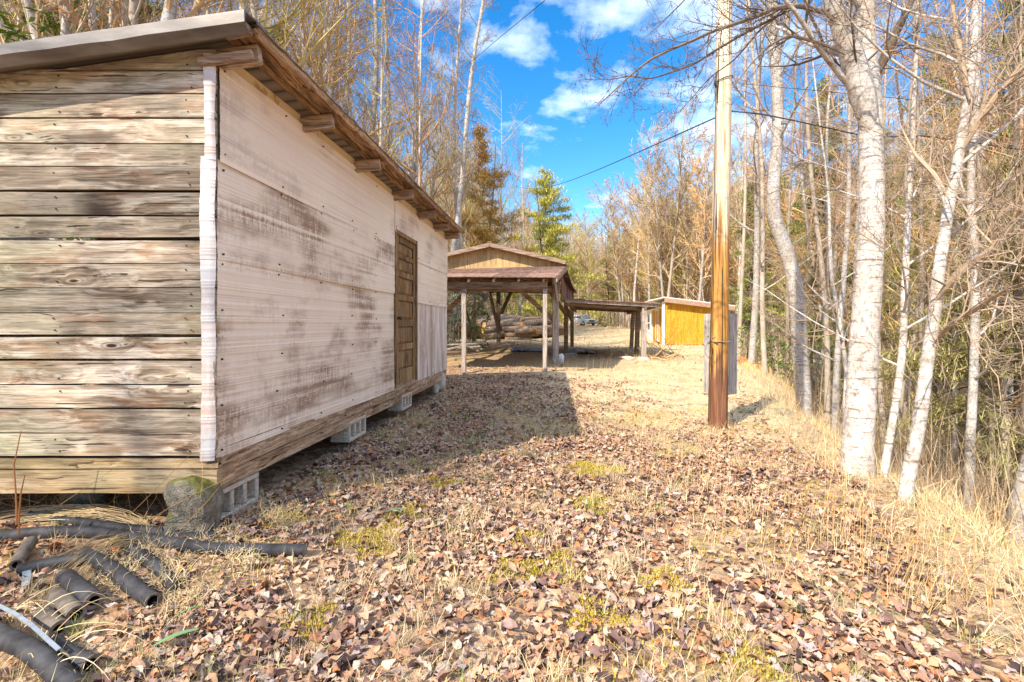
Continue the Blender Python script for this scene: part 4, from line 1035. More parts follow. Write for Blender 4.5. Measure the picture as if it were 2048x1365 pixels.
v8 = [QP(1.05, 1.15)+xx_+(.25, .2, 0), QP(-.05, 1.15)+xx_+(.25, -.2, 0), QP(-.05, 1.5)+xx_*.5, QP(1.05, 1.5)+xx_*.5]; v8 += [p+(0, 0, .06) for p in v8]
g.add(v8, [(0, 1, 2, 3), (7, 6, 5, 4), (4, 5, 1, 0), (5, 6, 2, 1), (6, 7, 3, 2), (7, 4, 0, 3)]); obj('roof', g, MT['white'], wc_)

# ------------------------------------------------------------------ utility pole, backing boards, wires
def polemat():
    m = Mat('utility_pole_wood', .55, .4)
    v = m.coord((24, 24, .9)); g1 = m.noise(v, 1.0, 7, .65, .3); g2 = m.noise(m.coord((60, 60, 2)), 1.0, 4, .7)
    t = m.n('ShaderNodeTexCoord'); s = m.n('ShaderNodeSeparateXYZ'); m.l(t.outputs['Object'], s.inputs[0])
    z = m.math('ADD', s.outputs[2], m.math('MULTIPLY', m.math('SUBTRACT', g1, .5), 2.4))
    gg = m.math('ADD', m.math('MULTIPLY', g1, .6), m.math('MULTIPLY', g2, .4))
    pale = m.ramp(gg, [(.37, (.36, .20, .08)), (.45, (.68, .50, .30)), (.58, (.80, .72, .57))])
    oran = m.ramp(gg, [(.38, (.13, .05, .01)), (.48, (.42, .19, .035)), (.60, (.60, .33, .08))])
    brn = m.ramp(gg, [(.36, (.07, .03, .018)), (.5, (.19, .08, .04)), (.62, (.30, .145, .075))])
    a = m.ramp(m.math('MULTIPLY', z, .2), [(.17, 0.), (.215, 1.)]); b = m.ramp(m.math('MULTIPLY', z, .2), [(.47, 0.), (.55, 1.)])
    c = m.mix(a, brn, oran); c = m.mix(b, c, pale)
    sp = m.noise(m.coord((40, 40, 9)), 1.0, 3, .6); c = m.mix(m.ramp(sp, [(.66, 0.), (.70, .8)]), c, (.07, .035, .02))
    ck = m.noise(m.coord((30, 30, .45)), 1.0, 2, .5); c = m.mix(m.ramp(ck, [(.64, 0.), (.665, .9)]), c, (.03, .015, .008)); m.bump(gg, .8, .008); return m.out(c)
pole = empty('utility_pole', (X_at(1436, 6.), 6., -.1), 'tall wooden utility pole with peeled pale top and orange brown base', 'utility pole')
g = G(); pts, rr = [], []
for (px, py, wpx) in ((1435, 870, 39), (1436, 840, 38.5), (1438, 700, 37.5), (1440, 560, 36), (1442, 430, 34.5), (1446, 250, 33), (1448, 100, 32), (1449, 0, 31), (1451, -200, 30), (1453, -420, 29)):
    pts.append(P(px, py, 6.)); rr.append(wpx/F*6/2*.925)
from_ = np.array(pts); n_ = 60; tt_ = np.linspace(0, len(pts)-1, n_)
pp = np.stack([np.interp(tt_, range(len(pts)), from_[:, i]) for i in range(3)], -1); r2 = np.interp(tt_, range(len(rr)), rr)
g.tube(pp, r2, 28, rough=.012); obj('shaft', g, polemat(), pole, True)
g = G(); q = [P(px, py, 5.93)+(0, 0, 0) for (px, py) in ((1417, 850), (1418, 760), (1422, 650), (1426, 500), (1429, 380), (1431, 230), (1432, 160))]; g.tube(q, .0055, 6)
obj('ground_wire', g, plain('dark_wire', (.05, .045, .04), .5), pole, True)
g = G()
for (z_, ) in ((684,),):
    ring = []
    cx_, cy_ = X_at(1440, 6.), 6.
    for k in range(25):
        a_ = -math.pi*1.0+k/24*math.pi*1.15; ring.append((cx_+.123*math.cos(a_), cy_+.123*math.sin(a_), CZ+(650-z_)/F*5.9+.004*math.sin(k)))
    g.tube(ring, .007, 6)
p = P(1417, 684, 5.85); g.tube([p+(0, 0, .0), p+(-.02, 0, .03), p+(-.05, 0, .02), p+(-.07, 0, -.02), p+(-.05, 0, -.05)], .005, 5)
g.tube([p, p+(-.03, 0, -.06), p+(-.045, 0, -.12), p+(-.02, 0, -.17), p+(.01, 0, -.20)], .005, 5)
g.tube([p+(-.01, 0, .05), p+(-.008, 0, .09)], .011, 8); g.tube([p+(0, 0, -.03), p+(0, 0, .03)], .014, 8)
p = P(1427, 676, 5.86); g.tube([p+(0, .02, -.012), p+(0, -.01, 0), p+(0, -.03, .006)], [.006, .006, .014], 8)
obj('wire_clamp', g, plain('grey_clamp', (.22, .21, .21), .5, .5), pole, True)
g = G(); ring = []
for k in range(25):
    a_ = k/24*2*math.pi; ring.append((X_at(1447, 6.)+.106*math.cos(a_), 6+.106*math.sin(a_), P(0, 164, 6)[2]+.03*math.cos(a_*1)+.012))
g.tube(ring, .006, 6)
g.tube([P(1433, 150, 5.9), P(1431, 165, 5.9), P(1432, 176, 5.92)], .012, 8)
obj('wire_wrap', g, bpy.data.materials['dark_wire'], pole, True)
bd = empty('backing_board', P(1441, 787, 6.2), 'grey weathered plank board standing upright behind the utility pole', 'board')
MT['greyboard'] = wood('grey_weathered_board', (.30, .26, .22), (.50, .46, .41), (.64, .60, .54), 'Z', 30, tint=(.52, .48, .42), streak=.25, var=.2, knots=False)
for (x0, x1, y0, y1) in ((1409, 1421, 628, 785), (1459, 1474.5, 628, 789)):
    a, b, c, d = P(x0, y1, 6.22), P(x1, y1, 6.22), P(x1+1, y0, 6.22), P(x0+1.5, y0, 6.22); bk = np.array((0, .035, 0))
    g = G(); g.add([a, b, c, d, a+bk, b+bk, c+bk, d+bk], [(0, 1, 2, 3), (7, 6, 5, 4), (4, 5, 1, 0), (5, 6, 2, 1), (6, 7, 3, 2), (7, 4, 0, 3)]); obj('plank', g, MT['greyboard'], bd)
g = G(); a, b, c, d = P(1421.5, 786, 6.19), P(1458.5, 788, 6.19), P(1459.5, 629, 6.19), P(1422.5, 629, 6.19); bk = np.array((0, .05, 0))
g.add([a, b, c, d, a+bk, b+bk, c+bk, d+bk], [(0, 1, 2, 3), (7, 6, 5, 4), (4, 5, 1, 0), (5, 6, 2, 1), (6, 7, 3, 2), (7, 4, 0, 3)]); obj('plank', g, MT['greyboard'], bd)

MT['cable'] = plain('black_cable', (.04, .04, .045), .5)
MT['cable_grey'] = plain('weathered_grey_cable', (.30, .27, .24), .5)
def cable(name, pts, r, label, mat='cable', sag=0., cat='cable'):
    pts = np.array(pts, float); n = 40; tt_ = np.linspace(0, len(pts)-1, n)
    pp = np.stack([np.interp(tt_, range(len(pts)), pts[:, i]) for i in range(3)], -1)
    if sag: pp[:, 2] -= sag*np.sin(np.linspace(0, math.pi, n))
    g = G(); g.tube(pp, r, 5); return tag(obj(name, g, MT[mat], loc=pts[0], smooth=True), label, cat)
cable('power_cable', [P(1430, 236, 6.), P(1024, 370, 34)], .009, 'thin dark cable running from the utility pole down left over the barn', sag=.55)
cable('power_cable', [P(1160, -70, 9), P(1085, 5, 12), P(1000, 75, 17), P(930, 135, 24)], .010, 'thin dark wire crossing the sky near the top into the left trees')
cable('power_cable', [P(1463, 166, 6.), P(1700, 188, 5.4), P(2120, 228, 4.6)], .0035, 'thinnest upper wire from the pole across the pale trees to the right')
rp_ = [P(1463, 223, 6.), P(1520, 228, 5.9), P(1580, 240, 5.8)]
cable('power_cable', rp_+[P(1680, 262, 5.6), P(1740, 275, 5.5), P(1850, 272, 5.3), P(2130, 312, 4.9)], .0085, 'thick black twisted service cable sagging right from the pole')
cable('power_cable', [P(1470, 223, 6.), P(1580, 238, 5.8), P(1850, 266, 5.3), P(2130, 305, 4.9)], .0045, 'bare grey messenger wire carried just above the thick cable', 'cable_grey')
g = G(); p = P(1569, 246, 5.8); g.box(-.035, .035, -.02, .02, -.018, .022, M=np.array([[1, 0, 0, p[0]], [0, 1, 0, p[1]], [0, 0, 1, p[2]], [0, 0, 0, 1]]))
tag(obj('cable_clamp', g, bpy.data.materials['grey_clamp'], loc=p, bevel=.004), 'small square grey clamp hanging on the service cable beside the pale trunk', 'clamp')
# ------------------------------------------------------------------ trees
def nrm(v): return v/(np.linalg.norm(v)+1e-9)
def limb(gt, gw, p, d, L_, r, lvl, spec, rg):
    """one branch and, recursively, its side branches; gt: wood geometry, gw: twig geometry"""
    nseg = spec['seg'][lvl]; pts = [p]; q = p.copy(); dd = nrm(d)
    for i in range(nseg):
        dd = nrm(dd+rg.standard_normal(3)*spec['wob'][lvl]+np.array((0, 0, spec['up'][lvl])))
        q = q+dd*L_/nseg; pts.append(q)
    pts = np.array(pts); rr = r*(1-np.linspace(0, 1, nseg+1)*spec['tap'][lvl])
    tgt = gt if lvl <= spec['woodlvl'] else gw
    tgt.tube(pts, rr, spec['k'][lvl], cap=False)
    if lvl >= len(spec['n']): return
    n = max(1, int(round(spec['n'][lvl]*(.8+.4*rg.random()))))
    for c in range(n):
        t = spec['t0'][lvl]+(1-spec['t0'][lvl])*((c+rg.random())/n)
        x = min(t*nseg, nseg-1e-3); i = int(x); b = pts[i]+(pts[i+1]-pts[i])*(x-i); tg = nrm(pts[i+1]-pts[i])
        a = rg.standard_normal(3); a = nrm(a-tg*(a@tg)); an = spec['ang'][lvl]*(.7+.6*rg.random())
        nd = tg*math.cos(an)+a*math.sin(an)
        Lc = L_*spec['ratio'][lvl]*(1-spec['sh'][lvl]*t)*(.7+.6*rg.random())
        rc = min(r*(1-spec['tap'][lvl]*t)*.65, spec['rmax'][lvl+1]); rc = max(rc, spec['rmin'])
        limb(gt, gw, b, nd, Lc, rc, lvl+1, spec, rg)
SPEC_FAR = dict(seg=[9, 5, 3, 2], wob=[.035, .12, .16, .2], up=[.02, .10, .10, .06], tap=[.85, .8, .7, .6], n=[24, 8, 4], t0=[.30, .15, .15], ang=[.85, .7, .7],
                ratio=[.28, .45, .5], sh=[.55, .5, .4], rmax=[1, .05, .022, .014], rmin=.0095, k=[7, 4, 3, 3], woodlvl=0)
def finish_tree(name, gt, gw, bm_, tm, base=(0, 0, 0), **tg):
    e = empty(name, base); obj('trunk', gt, bm_, e, True)
    if gw.n: obj('crown', gw, tm, e)
    return tag(e, **tg)
PROT = []
for i in range(9):
    rg = np.random.default_rng(100+i); gt, gw = G(), G(); sp_ = dict(SPEC_FAR)
    h = rg.uniform(15, 20); r0 = rg.uniform(.11, .19)
    if i % 3 == 1: sp_['n'] = [30, 9, 4]; sp_['t0'] = [.18, .15, .15]; sp_['wob'] = [.06, .14, .18, .2]; h *= .75; r0 *= .8
    if i % 3 == 2: sp_['ratio'] = [.34, .45, .5]; sp_['n'] = [20, 9, 5]
    limb(gt, gw, np.array((0, 0, -.3)), np.array((rg.normal()*.04, rg.normal()*.04, 1)), h, r0, 0, sp_, rg)
    PROT.append(finish_tree('bare_tree', gt, gw, MT['poplar'] if i % 2 else MT['birch'], MT['twig']))
def pine(seed, h, wd, mat, density=1., t0=.25, droop=.0, blade=.30, bw=.035, ncl=9):
    rg = np.random.default_rng(seed); gt = G(); gw = G()
    limb(gt, gw, np.array((0, 0, -.3)), np.array((0, 0, 1)), h, h*.011, 0, dict(SPEC_FAR, n=[]), rg)
    P_, A_, L__ = [], [], []
    nw = int(h*2.4*density)
    for i in range(nw):
        f_ = t0+(1-t0)*(i/nw); z = h*f_; Lm = wd*(1-f_)**.75*(.35+.95*rg.random())*(1 if rg.random() > .2 else .3)+.25
        for k in range(rg.integers(2, 5)):
            a = rg.uniform(0, 6.28); up_ = .25-droop+.5*(f_-.5)
            pts = [np.array((0, 0, z))+np.array((math.cos(a), math.sin(a), 0))*Lm*t+np.array((0, 0, up_*Lm*t-.25*Lm*t*t*(1-f_)+.05*rg.normal())) for t in (0, .35, .7, 1)]
            gt.tube(pts, [.035*h/14, .022, .014, .007], 3, cap=False)
            nc = max(3, int(Lm*ncl*.6))
            for c in range(nc):
                t = .25+.78*rg.random(); x = min(t*3, 2.99); j = int(x); b = pts[j]+(pts[j+1]-pts[j])*(x-j)
                P_.append(b+rg.standard_normal(3)*np.array((.22, .22, .10))*Lm*.35)
    P_ = np.array(P_); nb = 20; N = len(P_)*nb
    pos = np.repeat(P_, nb, 0)+rg.standard_normal((N, 3))*np.array((.16, .16, .07))*(wd/3.4)
    v, q = blades(pos, rg.uniform(0, 6.28, N), rg.uniform(.2, 1.9+droop, N), rg.uniform(.5, 1.2, N)*blade, bw*rg.uniform(.7, 1.3, N), rg.uniform(-.2, .5, N), 1, rg)
    e = empty('pine_tree', (0, 0, 0)); obj('trunk', gt, MT['darkbark'] if mat != 'needle_lit' else MT['poplar'], e, True)
    obj('crown', raw_mesh('crown', v, q), MT[mat], e); return e
PIN = [pine(201, 17, 3.6, 'needle', 1., .25, 0, .30, .05), pine(202, 21, 4.2, 'needle', 1.1, .35, 0, .30, .05), pine(203, 13, 4.4, 'needle_bright', 1.2, .08, 0, .30, .055, 13)]
FARP = []
for i in range(5):
    rg = np.random.default_rng(150+i); gt, gw = G(), G()
    limb(gt, gw, np.array((0, 0, -.3)), np.array((rg.normal()*.03, rg.normal()*.03, 1)), rg.uniform(15, 19), rg.uniform(.13, .19), 0, dict(SPEC_FAR, n=[26, 10, 5], rmin=.020, rmax=[1, .06, .032, .023], t0=[.26 if i % 2 else .4, .15, .15]), rg)
    FARP.append(finish_tree('bare_tree', gt, gw, MT['poplar'] if i % 2 else MT['birch'], MT['twig']))
used = set()
def place(proto, x, y, s=1., rzz=None, label=None, cat='tree', group=None, name=None, sz=None, dz=0, tilt=0):
    if proto.name in used: o = copy_tree(proto)
    else: o = proto; used.add(proto.name)
    o.location = (x, y, float(terrain(x, y))+dz); o.rotation_euler = (tilt, 0, rnd.uniform(0, 6.28) if rzz is None else rzz); o.scale = (s, s, (sz or s))
    return tag(o, label, cat, group)
# woods: zones with a Poisson-like spacing
pts_all = []
def zone(n, fn, dmin, maker, seed):
    rg = np.random.default_rng(seed); k = 0; tries = 0
    while k < n and tries < 40000:
        tries += 1; x, y = fn(rg)
        if any((x-a)**2+(y-b)**2 < dmin*dmin for a, b in pts_all): continue
        pts_all.append((x, y)); maker(x, y, rg, k); k += 1
def ubound(x, y): return float(np.interp(y, LX[:, 0], LX[:, 1]))-x
def zl(rg):
    while True:
        y = rg.uniform(9.5, 60); x = rg.uniform(-1.15*y, 6)
        if ubound(x, y) > 1.0 and x > -1.15*y: return x, y
def zr(rg):
    while True:
        y = rg.uniform(9, 75); x = rg.uniform(.42*y, 1.15*y)
        if x-float(xcrest(y)) > 3.5+.0*y: return x, y
def zf(rg):
    y = rg.uniform(80, 135); x = rg.uniform(-.62, .62)*y; return x, y
def zc(rg):      # the edge of the clearing right of the track, in the middle distance
    while True:
        y = rg.uniform(34, 84); x = rg.uniform(.19*y, .55*y)
        if x-1.4-.36*min(y, 30)-.05*max(0, y-30) > .4 and not (abs(x-12.8) < 4 and y < 42): return x, y
TWG = dict(L='bare tree in the sunlit wood behind the shed and barn', R='bare tree in the dense wood across the ditch', F='bare tree on the far hillside beyond the parked car', C='bare tree lining the clearing behind the yellow shed')
GRP = dict(L='bare trees behind the shed', R='bare trees across the ditch', F='bare trees on the far hillside', C='bare trees lining the clearing')
def mk(z, smin, smax, sel=None):
    def f(x, y, rg, k):
        pr = PROT[rg.integers(0, 9)] if sel is None else FARP[rg.integers(0, 5)]
        s = rg.uniform(smin, smax); place(pr, x, y, s, label=TWG[z], group=GRP[z], sz=s*rg.uniform(.95, 1.15), tilt=rg.normal()*.03)
    return f
zone(104, zl, 1.4, mk('L', .75, 1.12), 1)
zone(66, zr, 2.0, mk('R', .6, 1.05), 2)
zone(40, zc, 1.6, mk('C', .95, 1.3, 1), 3)
zone(66, zf, 2.6, mk('F', .9, 1.3, 1), 4)
# the far-off wood: too many trunks to count, built as one mass on the hills
mass_t, mass_c = [], []
for i in range(4):
    rg = np.random.default_rng(900+i); g1_, g2_ = G(), G()
    limb(g1_, g2_, np.array((0, 0, -.3)), np.array((0, 0, 1)), 16, .13, 0, dict(SPEC_FAR, n=[22, 7], k=[4, 3, 3, 3], seg=[5, 3, 2, 2], rmin=.015, rmax=[1, .045, .025, .02]), rg)
    mass_t.append((np.concatenate(g1_.v), np.array(g1_.f))); mass_c.append((np.concatenate(g2_.v), np.array(g2_.f)))
def mass(protos, spots, name, mat, label):
    vs, fs, o = [], [], 0
    for (x, y, s, a, k) in spots:
        v, f = protos[k]; c_, s_ = math.cos(a), math.sin(a)
        v = np.stack([v[:, 0]*c_-v[:, 1]*s_, v[:, 0]*s_+v[:, 1]*c_, v[:, 2]], -1)*s+np.array((x, y, float(terrain(x, y))))
        vs.append(v); fs.append(f+o); o += len(v)
    return tag(obj(name, raw_mesh(name, np.concatenate(vs), np.concatenate(fs)), mat), label, 'trees', kind='stuff')
rg = np.random.default_rng(911); spots = []
while len(spots) < 1000:
    y = rg.uniform(30, 175); x = (rg.uniform(-.9, 1.12) if rg.random() < .45 else rg.uniform(-.12, .5))*y
    if y < 95 and not (x-float(xcrest(y)) > (16 if y < 46 else 3) or ubound(x, y) > 10): continue
    spots.append((x, y, rg.uniform(.85, 1.3), rg.uniform(0, 6.28), int(rg.integers(0, 4))))
mass(mass_t, spots, 'distant_trunks', MT['poplar'], 'mass of pale trunks of the distant wood on the hills')
cc_ = [('red_brown', .25, (.54, .29, .15)), ('tan', .82, (.56, .41, .24)), ('olive', 1., (.42, .38, .10))]
lo_f = 0.
for nm, hi, c_ in cc_:
    sel = [q for j, q in enumerate(spots) if lo_f <= (j % 20)/20 < hi]; lo_f = hi
    mm_ = Mat(nm+'_twig_haze', .9, .1); mm_.out(mm_.mix(1., c_, mm_.ramp(mm_.island(), [(0, .6), (1, 1.25)]), 'MULTIPLY'))
    mass(mass_c, sel, 'distant_treetops', mm_.m, nm.replace('_', ' ')+' bare treetops of the distant wood')
# evergreens
def ev(pr, px, py_base_Y, s, label, group=None, x=None):
    Y = py_base_Y; X_ = X_at(px, Y); place(PIN[pr], X_, Y, s, label=label, cat='pine tree', group=group)
ev(2, 1092, 62, 1.55, 'bright yellow green pine, brightest beyond the barn roof')
ev(0, 1094, 74, 1.25, 'tall dark topped pine above the bright pine, standing alone against the sky')
ev(0, 1222, 92, 1.20, 'slim pine at the low point of the skyline')
ev(1, 1262, 84, .90, 'pine on the skyline right of the slim one')
ev(1, 1345, 70, .95, 'pine rising over the clearing left of the utility pole')
ev(2, 1400, 62, .85, 'low yellowish pine just left of the utility pole')
gold = pine(205, 15, 4.0, 'needle_lit', 1.1, .30, 0, .3, .05); gold.name = 'golden_pine_tree'
place(gold, X_at(965, 40), 40, 1.12, label='golden orange lit pine standing behind the barn', cat='pine tree')
for k, (px, Y, s) in enumerate(((60, 15, .75), (235, 18, .9), (560, 27, .8))):
    ev(k % 2, px, Y, s, 'green pine showing between bare trunks over the shed roof', 'pines behind the shed roof')
for k, (px, Y, s) in enumerate(((1500, 30, .7), (1650, 24, .75), (1760, 34, 1.0), (1880, 22, .8), (1990, 28, .9), (2040, 18, .8), (1560, 44, 1.0))):
    ev(k % 2, px, Y, s, 'tall green pine deep in the wood on the right', 'pines in the right hand wood')
hem = [pine(211, 7.5, 2.6, 'hemlock', 1.5, .05, .35, .20, .022, 16), pine(212, 9.5, 3.0, 'hemlock', 1.3, .08, .35, .20, .022, 15)]
for h_ in hem: h_.name = 'hemlock_tree'
for k, (px, Y, s) in enumerate(((2035, 9.0, .95), (1950, 12.5, .9), (1870, 17, .9), (1625, 15, .62), (1690, 20, .8))):
    place(hem[k % 2], X_at(px, Y), Y, s, label=['dark hemlock filling the right edge of the photo', 'loose hemlock behind the slim leaning birches', 'hemlock deeper in the wood behind the leaning birch', 'small hemlock just right of the curved birch', 'hemlock behind the largest birch'][k], cat='hemlock')

# broad-leaved evergreen shrubs
def shrub(name, c, rad_, n, lf, seed, label, mat='rhodo', cat='shrub', group=None):
    rg = np.random.default_rng(seed); e = empty(name, c); g = G()
    tips = []
    for k in range(18):
        a = rg.uniform(0, 6.28); q = np.array(c, float)+rg.standard_normal(3)*np.array((rad_[0], rad_[1], 0))*.15; tip = np.array(c)+np.array((math.cos(a)*rad_[0], math.sin(a)*rad_[1], rad_[2]*2*rg.random()))*rg.uniform(.3, 1)
        g.tube([q, (q+tip)/2+rg.standard_normal(3)*.12, tip], [.03, .02, .008], 4); tips += [tip, (q+tip)/2]
    obj('stems', g, MT['twig_near'], e)
    nc = n//7; th_ = rg.uniform(0, 6.28, nc); r_ = rg.random(nc)**.45; zz = rg.random(nc)
    cc = np.stack([np.cos(th_)*r_*rad_[0], np.sin(th_)*r_*rad_[1], zz*rad_[2]*2*(1-.35*r_)], -1)+np.array(c)
    keep = vnoise(cc[:, 0]*2+cc[:, 2], cc[:, 1]*2+cc[:, 2], 1.7, seed) > .42; cc = cc[keep]
    cc = np.repeat(cc, 7, 0); N = len(cc); az = rg.uniform(0, 6.28, N); el = rg.normal(-.1, .45, N)
    ln = lf*rg.uniform(.7, 1.2, N); wd = ln*.30
    d = np.stack([np.cos(az)*np.cos(el), np.sin(az)*np.cos(el), np.sin(el)], -1); s_ = np.stack([-np.sin(az), np.cos(az), .4*rg.standard_normal(N)], -1)
    m_ = cc+d*ln[:, None]*.5; up = np.array((0, 0, 1.))*wd[:, None]*.25
    v = np.stack([cc, m_+s_*wd[:, None]*.5+up, cc+d*ln[:, None], m_-s_*wd[:, None]*.5+up], 1).reshape(-1, 3)
    q = np.arange(4*N).reshape(-1, 4); q = np.concatenate([q[:, [0, 1, 2]], q[:, [0, 2, 3]]])
    obj('foliage', raw_mesh('foliage', v, q), MT[mat], e); return tag(e, label, cat, group)
def gz(x, y): return float(terrain(x, y))
for k, (px, Y, rx, rz_, n, lf, lab) in enumerate(((1525, 17, 1.3, 1.5, 2600, .13, 'green rhododendron just right of the backing board'), (1600, 12.5, .9, 1.1, 2200, .12, 'rhododendron behind the curved birch trunk'),
        (905, 20, 1.6, 1.8, 4200, .16, 'rhododendron beside the left side of the open barn'), (930, 34, 3.0, 2.3, 5200, .22, 'large rhododendron thicket behind the log pile'), (1010, 46, 3.2, 2.6, 4200, .26, 'green thicket beyond the barn back posts'),
        (1225-10, 60, 1.4, 1.2, 1200, .25, 'small green bush near the parked car'))):
    X_ = X_at(px, Y); shrub('rhododendron', (X_, Y, gz(X_, Y)), (rx, rx, rz_), n, lf, 300+k, lab)
shrub('rhododendron', (-8.9, 8.6, gz(-8.9, 8.6)), (1.35, 1.1, 3.2), 5200, .21, 320, 'rhododendron with large leaves hanging over the top left roof corner')

# hero trees: pale trunks on the bank, traced as space curves
def hero(name, pts, base, Y0, dY, label, bm_=None, k=14, limbs=(), seed=1, spec=None, cat='birch tree', twm='twig_near', auto=10, group=None, r_end=None, arange=(.25, 1.)):
    """pts: (px, py, width px) from base upwards; distance runs from Y0 by dY per point"""
    rg = np.random.default_rng(seed); gt, gw = G(), G(); n = len(pts)
    P3 = np.array([P(x, y, Y0+dY*i) for i, (x, y, w_) in enumerate(pts)]); rr = np.array([w_/F*(Y0+dY*i)/2*math.cos(math.atan((x-1024)/F)) for i, (x, y, w_) in enumerate(pts)])
    P3[0][2] = gz(P3[0][0], P3[0][1])-.15
    m_ = n*7; t = np.linspace(0, n-1, m_)
    # smooth curve through the traced points
    def cr(arr):
        out = []
        for x in t:
            i = min(int(x), n-2); u = x-i; p0_, p1_, p2_, p3_ = arr[max(i-1, 0)], arr[i], arr[i+1], arr[min(i+2, n-1)]
            out.append(.5*((2*p1_)+(-p0_+p2_)*u+(2*p0_-5*p1_+4*p2_-p3_)*u*u+(-p0_+3*p1_-3*p2_+p3_)*u**3))
        return np.array(out)
    C = cr(P3); Rr = cr(rr[:, None])[:, 0]; Rr[:3] *= np.linspace(1.35, 1.05, 3)
    gt.tube(C, Rr, k, cap=False, rough=.022, rg=rg)
    sp_ = dict(seg=[6, 5, 4, 3, 2], wob=[.1, .16, .2, .25, .3], up=[.06, .08, .06, .03, 0], tap=[.85, .8, .75, .7, .6], n=[7, 6, 4], t0=[.2, .15, .15], ang=[.75, .75, .8],
               ratio=[.5, .5, .5], sh=[.4, .4, .4], rmax=[1, .024, .009, .0045, .003], rmin=.0022, k=[6, 4, 3, 3, 3], woodlvl=0)
    if spec: sp_.update(spec)
    for a in range(auto):
        f_ = arange[0]+(arange[1]-arange[0])*((a+rg.random())/auto); i = int(f_*(m_-2)); an = rg.uniform(0, 6.28)
        d = np.array((math.cos(an), math.sin(an)*.8, .55)); limb(gt, gw, C[i], d, rg.uniform(.9, 2.4), min(.03, Rr[i]*.45), 0, sp_, rg)
    for (lp, Ya, Yb, r0, nsub, sub) in limbs:      # traced limbs
        L3 = np.array([P(x, y, Ya+(Yb-Ya)*i/(len(lp)-1)) for i, (x, y) in enumerate(lp)]); tt = np.linspace(0, len(lp)-1, len(lp)*5)
        LL = np.stack([np.interp(tt, range(len(lp)), L3[:, j]) for j in range(3)], -1)
        LL[1:-1] = (LL[:-2]+LL[1:-1]*2+LL[2:])/4; LL[1:-1] = (LL[:-2]+LL[1:-1]*2+LL[2:])/4
        rl = r0*(1-.8*np.linspace(0, 1, len(LL)) ** 1.1); rl[:8] *= np.linspace(.25, 1, 8); (gt if r0 > .055 else gw).tube(LL, rl, 9 if r0 > .03 else 6, cap=False, rough=.03, rg=rg)
        for s_ in range(nsub):
            i = int((.15+.85*rg.random())*(len(LL)-2)); tg_ = nrm(LL[i+1]-LL[i]); a_ = nrm(rg.standard_normal(3)); d = tg_*.7+a_*.7
            limb(gt, gw, LL[i], d, sub*rg.uniform(.5, 1.2), max(.003, min(.008, rl[i]*.45)), 1, sp_, rg)
    e = empty(name, (P3[0][0], P3[0][1], P3[0][2]+.15)); obj('trunk', gt, bm_ or MT['birch'], e, True); obj('crown', gw, MT[twm], e)
    return tag(e, label, cat, group)
b1 = hit(1610, 832)
hero('birch_tree', [(1612, 836, 30), (1606, 780, 33), (1600, 700, 33), (1596, 620, 33), (1588, 560, 32), (1572, 500, 30), (1550, 440, 29), (1547, 380, 27), (1553, 310, 25), (1556, 240, 24), (1553, 150, 24), (1547, 90, 23), (1545, 0, 22), (1548, -120, 20), (1552, -300, 14), (1556, -500, 6)], b1, b1[1], .03,
     'curved pale birch just right of the utility pole', limbs=[([(1560, 105), (1574, 60), (1573, 0), (1580, -150)], b1[1]+.3, b1[1]+.3, .085, 6, 1.2), ([(1560, 190), (1640, 230), (1720, 280), (1790, 320)], b1[1], b1[1]-1, .018, 14, .8), ([(1545, 60), (1500, 80), (1460, 120), (1420, 165)], b1[1], b1[1]-.5, .02, 10, .7)], seed=3, auto=9, arange=(.55, 1))
b2 = hit(1715, 948)
big = hero('birch_tree', [(1716, 952, 76), (1715, 900, 68), (1720, 820, 64), (1725, 730, 62), (1731, 640, 60), (1738, 540, 58), (1743, 440, 54), (1743, 340, 53), (1741, 250, 52), (1738, 180, 50), (1735, 130, 44), (1731, 60, 40), (1730, -30, 38), (1728, -160, 30), (1722, -330, 18), (1718, -480, 8)], b2, b2[1], .01,
     'largest thick pale birch trunk, forking near the top', k=22, seed=4, auto=8, arange=(.5, 1),
     limbs=[([(1742, 290), (1732, 215), (1706, 120), (1680, 50), (1660, -10), (1650, -100), (1640, -250)], b2[1]+.07, b2[1]-.2, .115, 10, 1.2),
            ([(1690, 60), (1650, 25), (1600, 12), (1555, 15), (1500, 38), (1470, 48), (1428, 62), (1380, 84), (1340, 100), (1300, 120), (1262, 150), (1230, 180), (1196, 212)], b2[1]-.1, b2[1]-.1, .020, 24, .40),
            ([(1600, 12), (1540, 40), (1480, 72), (1430, 102), (1390, 128), (1350, 143), (1300, 159), (1260, 152), (1212, 162), (1180, 150)], b2[1]-.1, b2[1]+.4, .012, 22, .38),
            ([(1650, -100), (1560, -60), (1440, -80), (1370, 0), (1320, 50), (1285, 80)], b2[1]-.2, b2[1]+.6, .010, 9, .40),
            ([(1655, -60), (1600, -10), (1520, 60), (1470, 120), (1420, 155), (1390, 190), (1362, 220)], b2[1]-.1, b2[1]+.2, .009, 8, .32),
            ([(1745, 170), (1765, 125), (1795, 60), (1825, 0), (1850, -80)], b2[1]+.1, b2[1]+.3, .05, 8, 1.),
            ([(1690, 110), (1650, 90), (1580, 70), (1540, 90), (1500, 130), (1470, 170)], b2[1]-.1, b2[1]-.3, .015, 7, .5)], twm='twig_dark')
b3 = hit(1808, 1002)
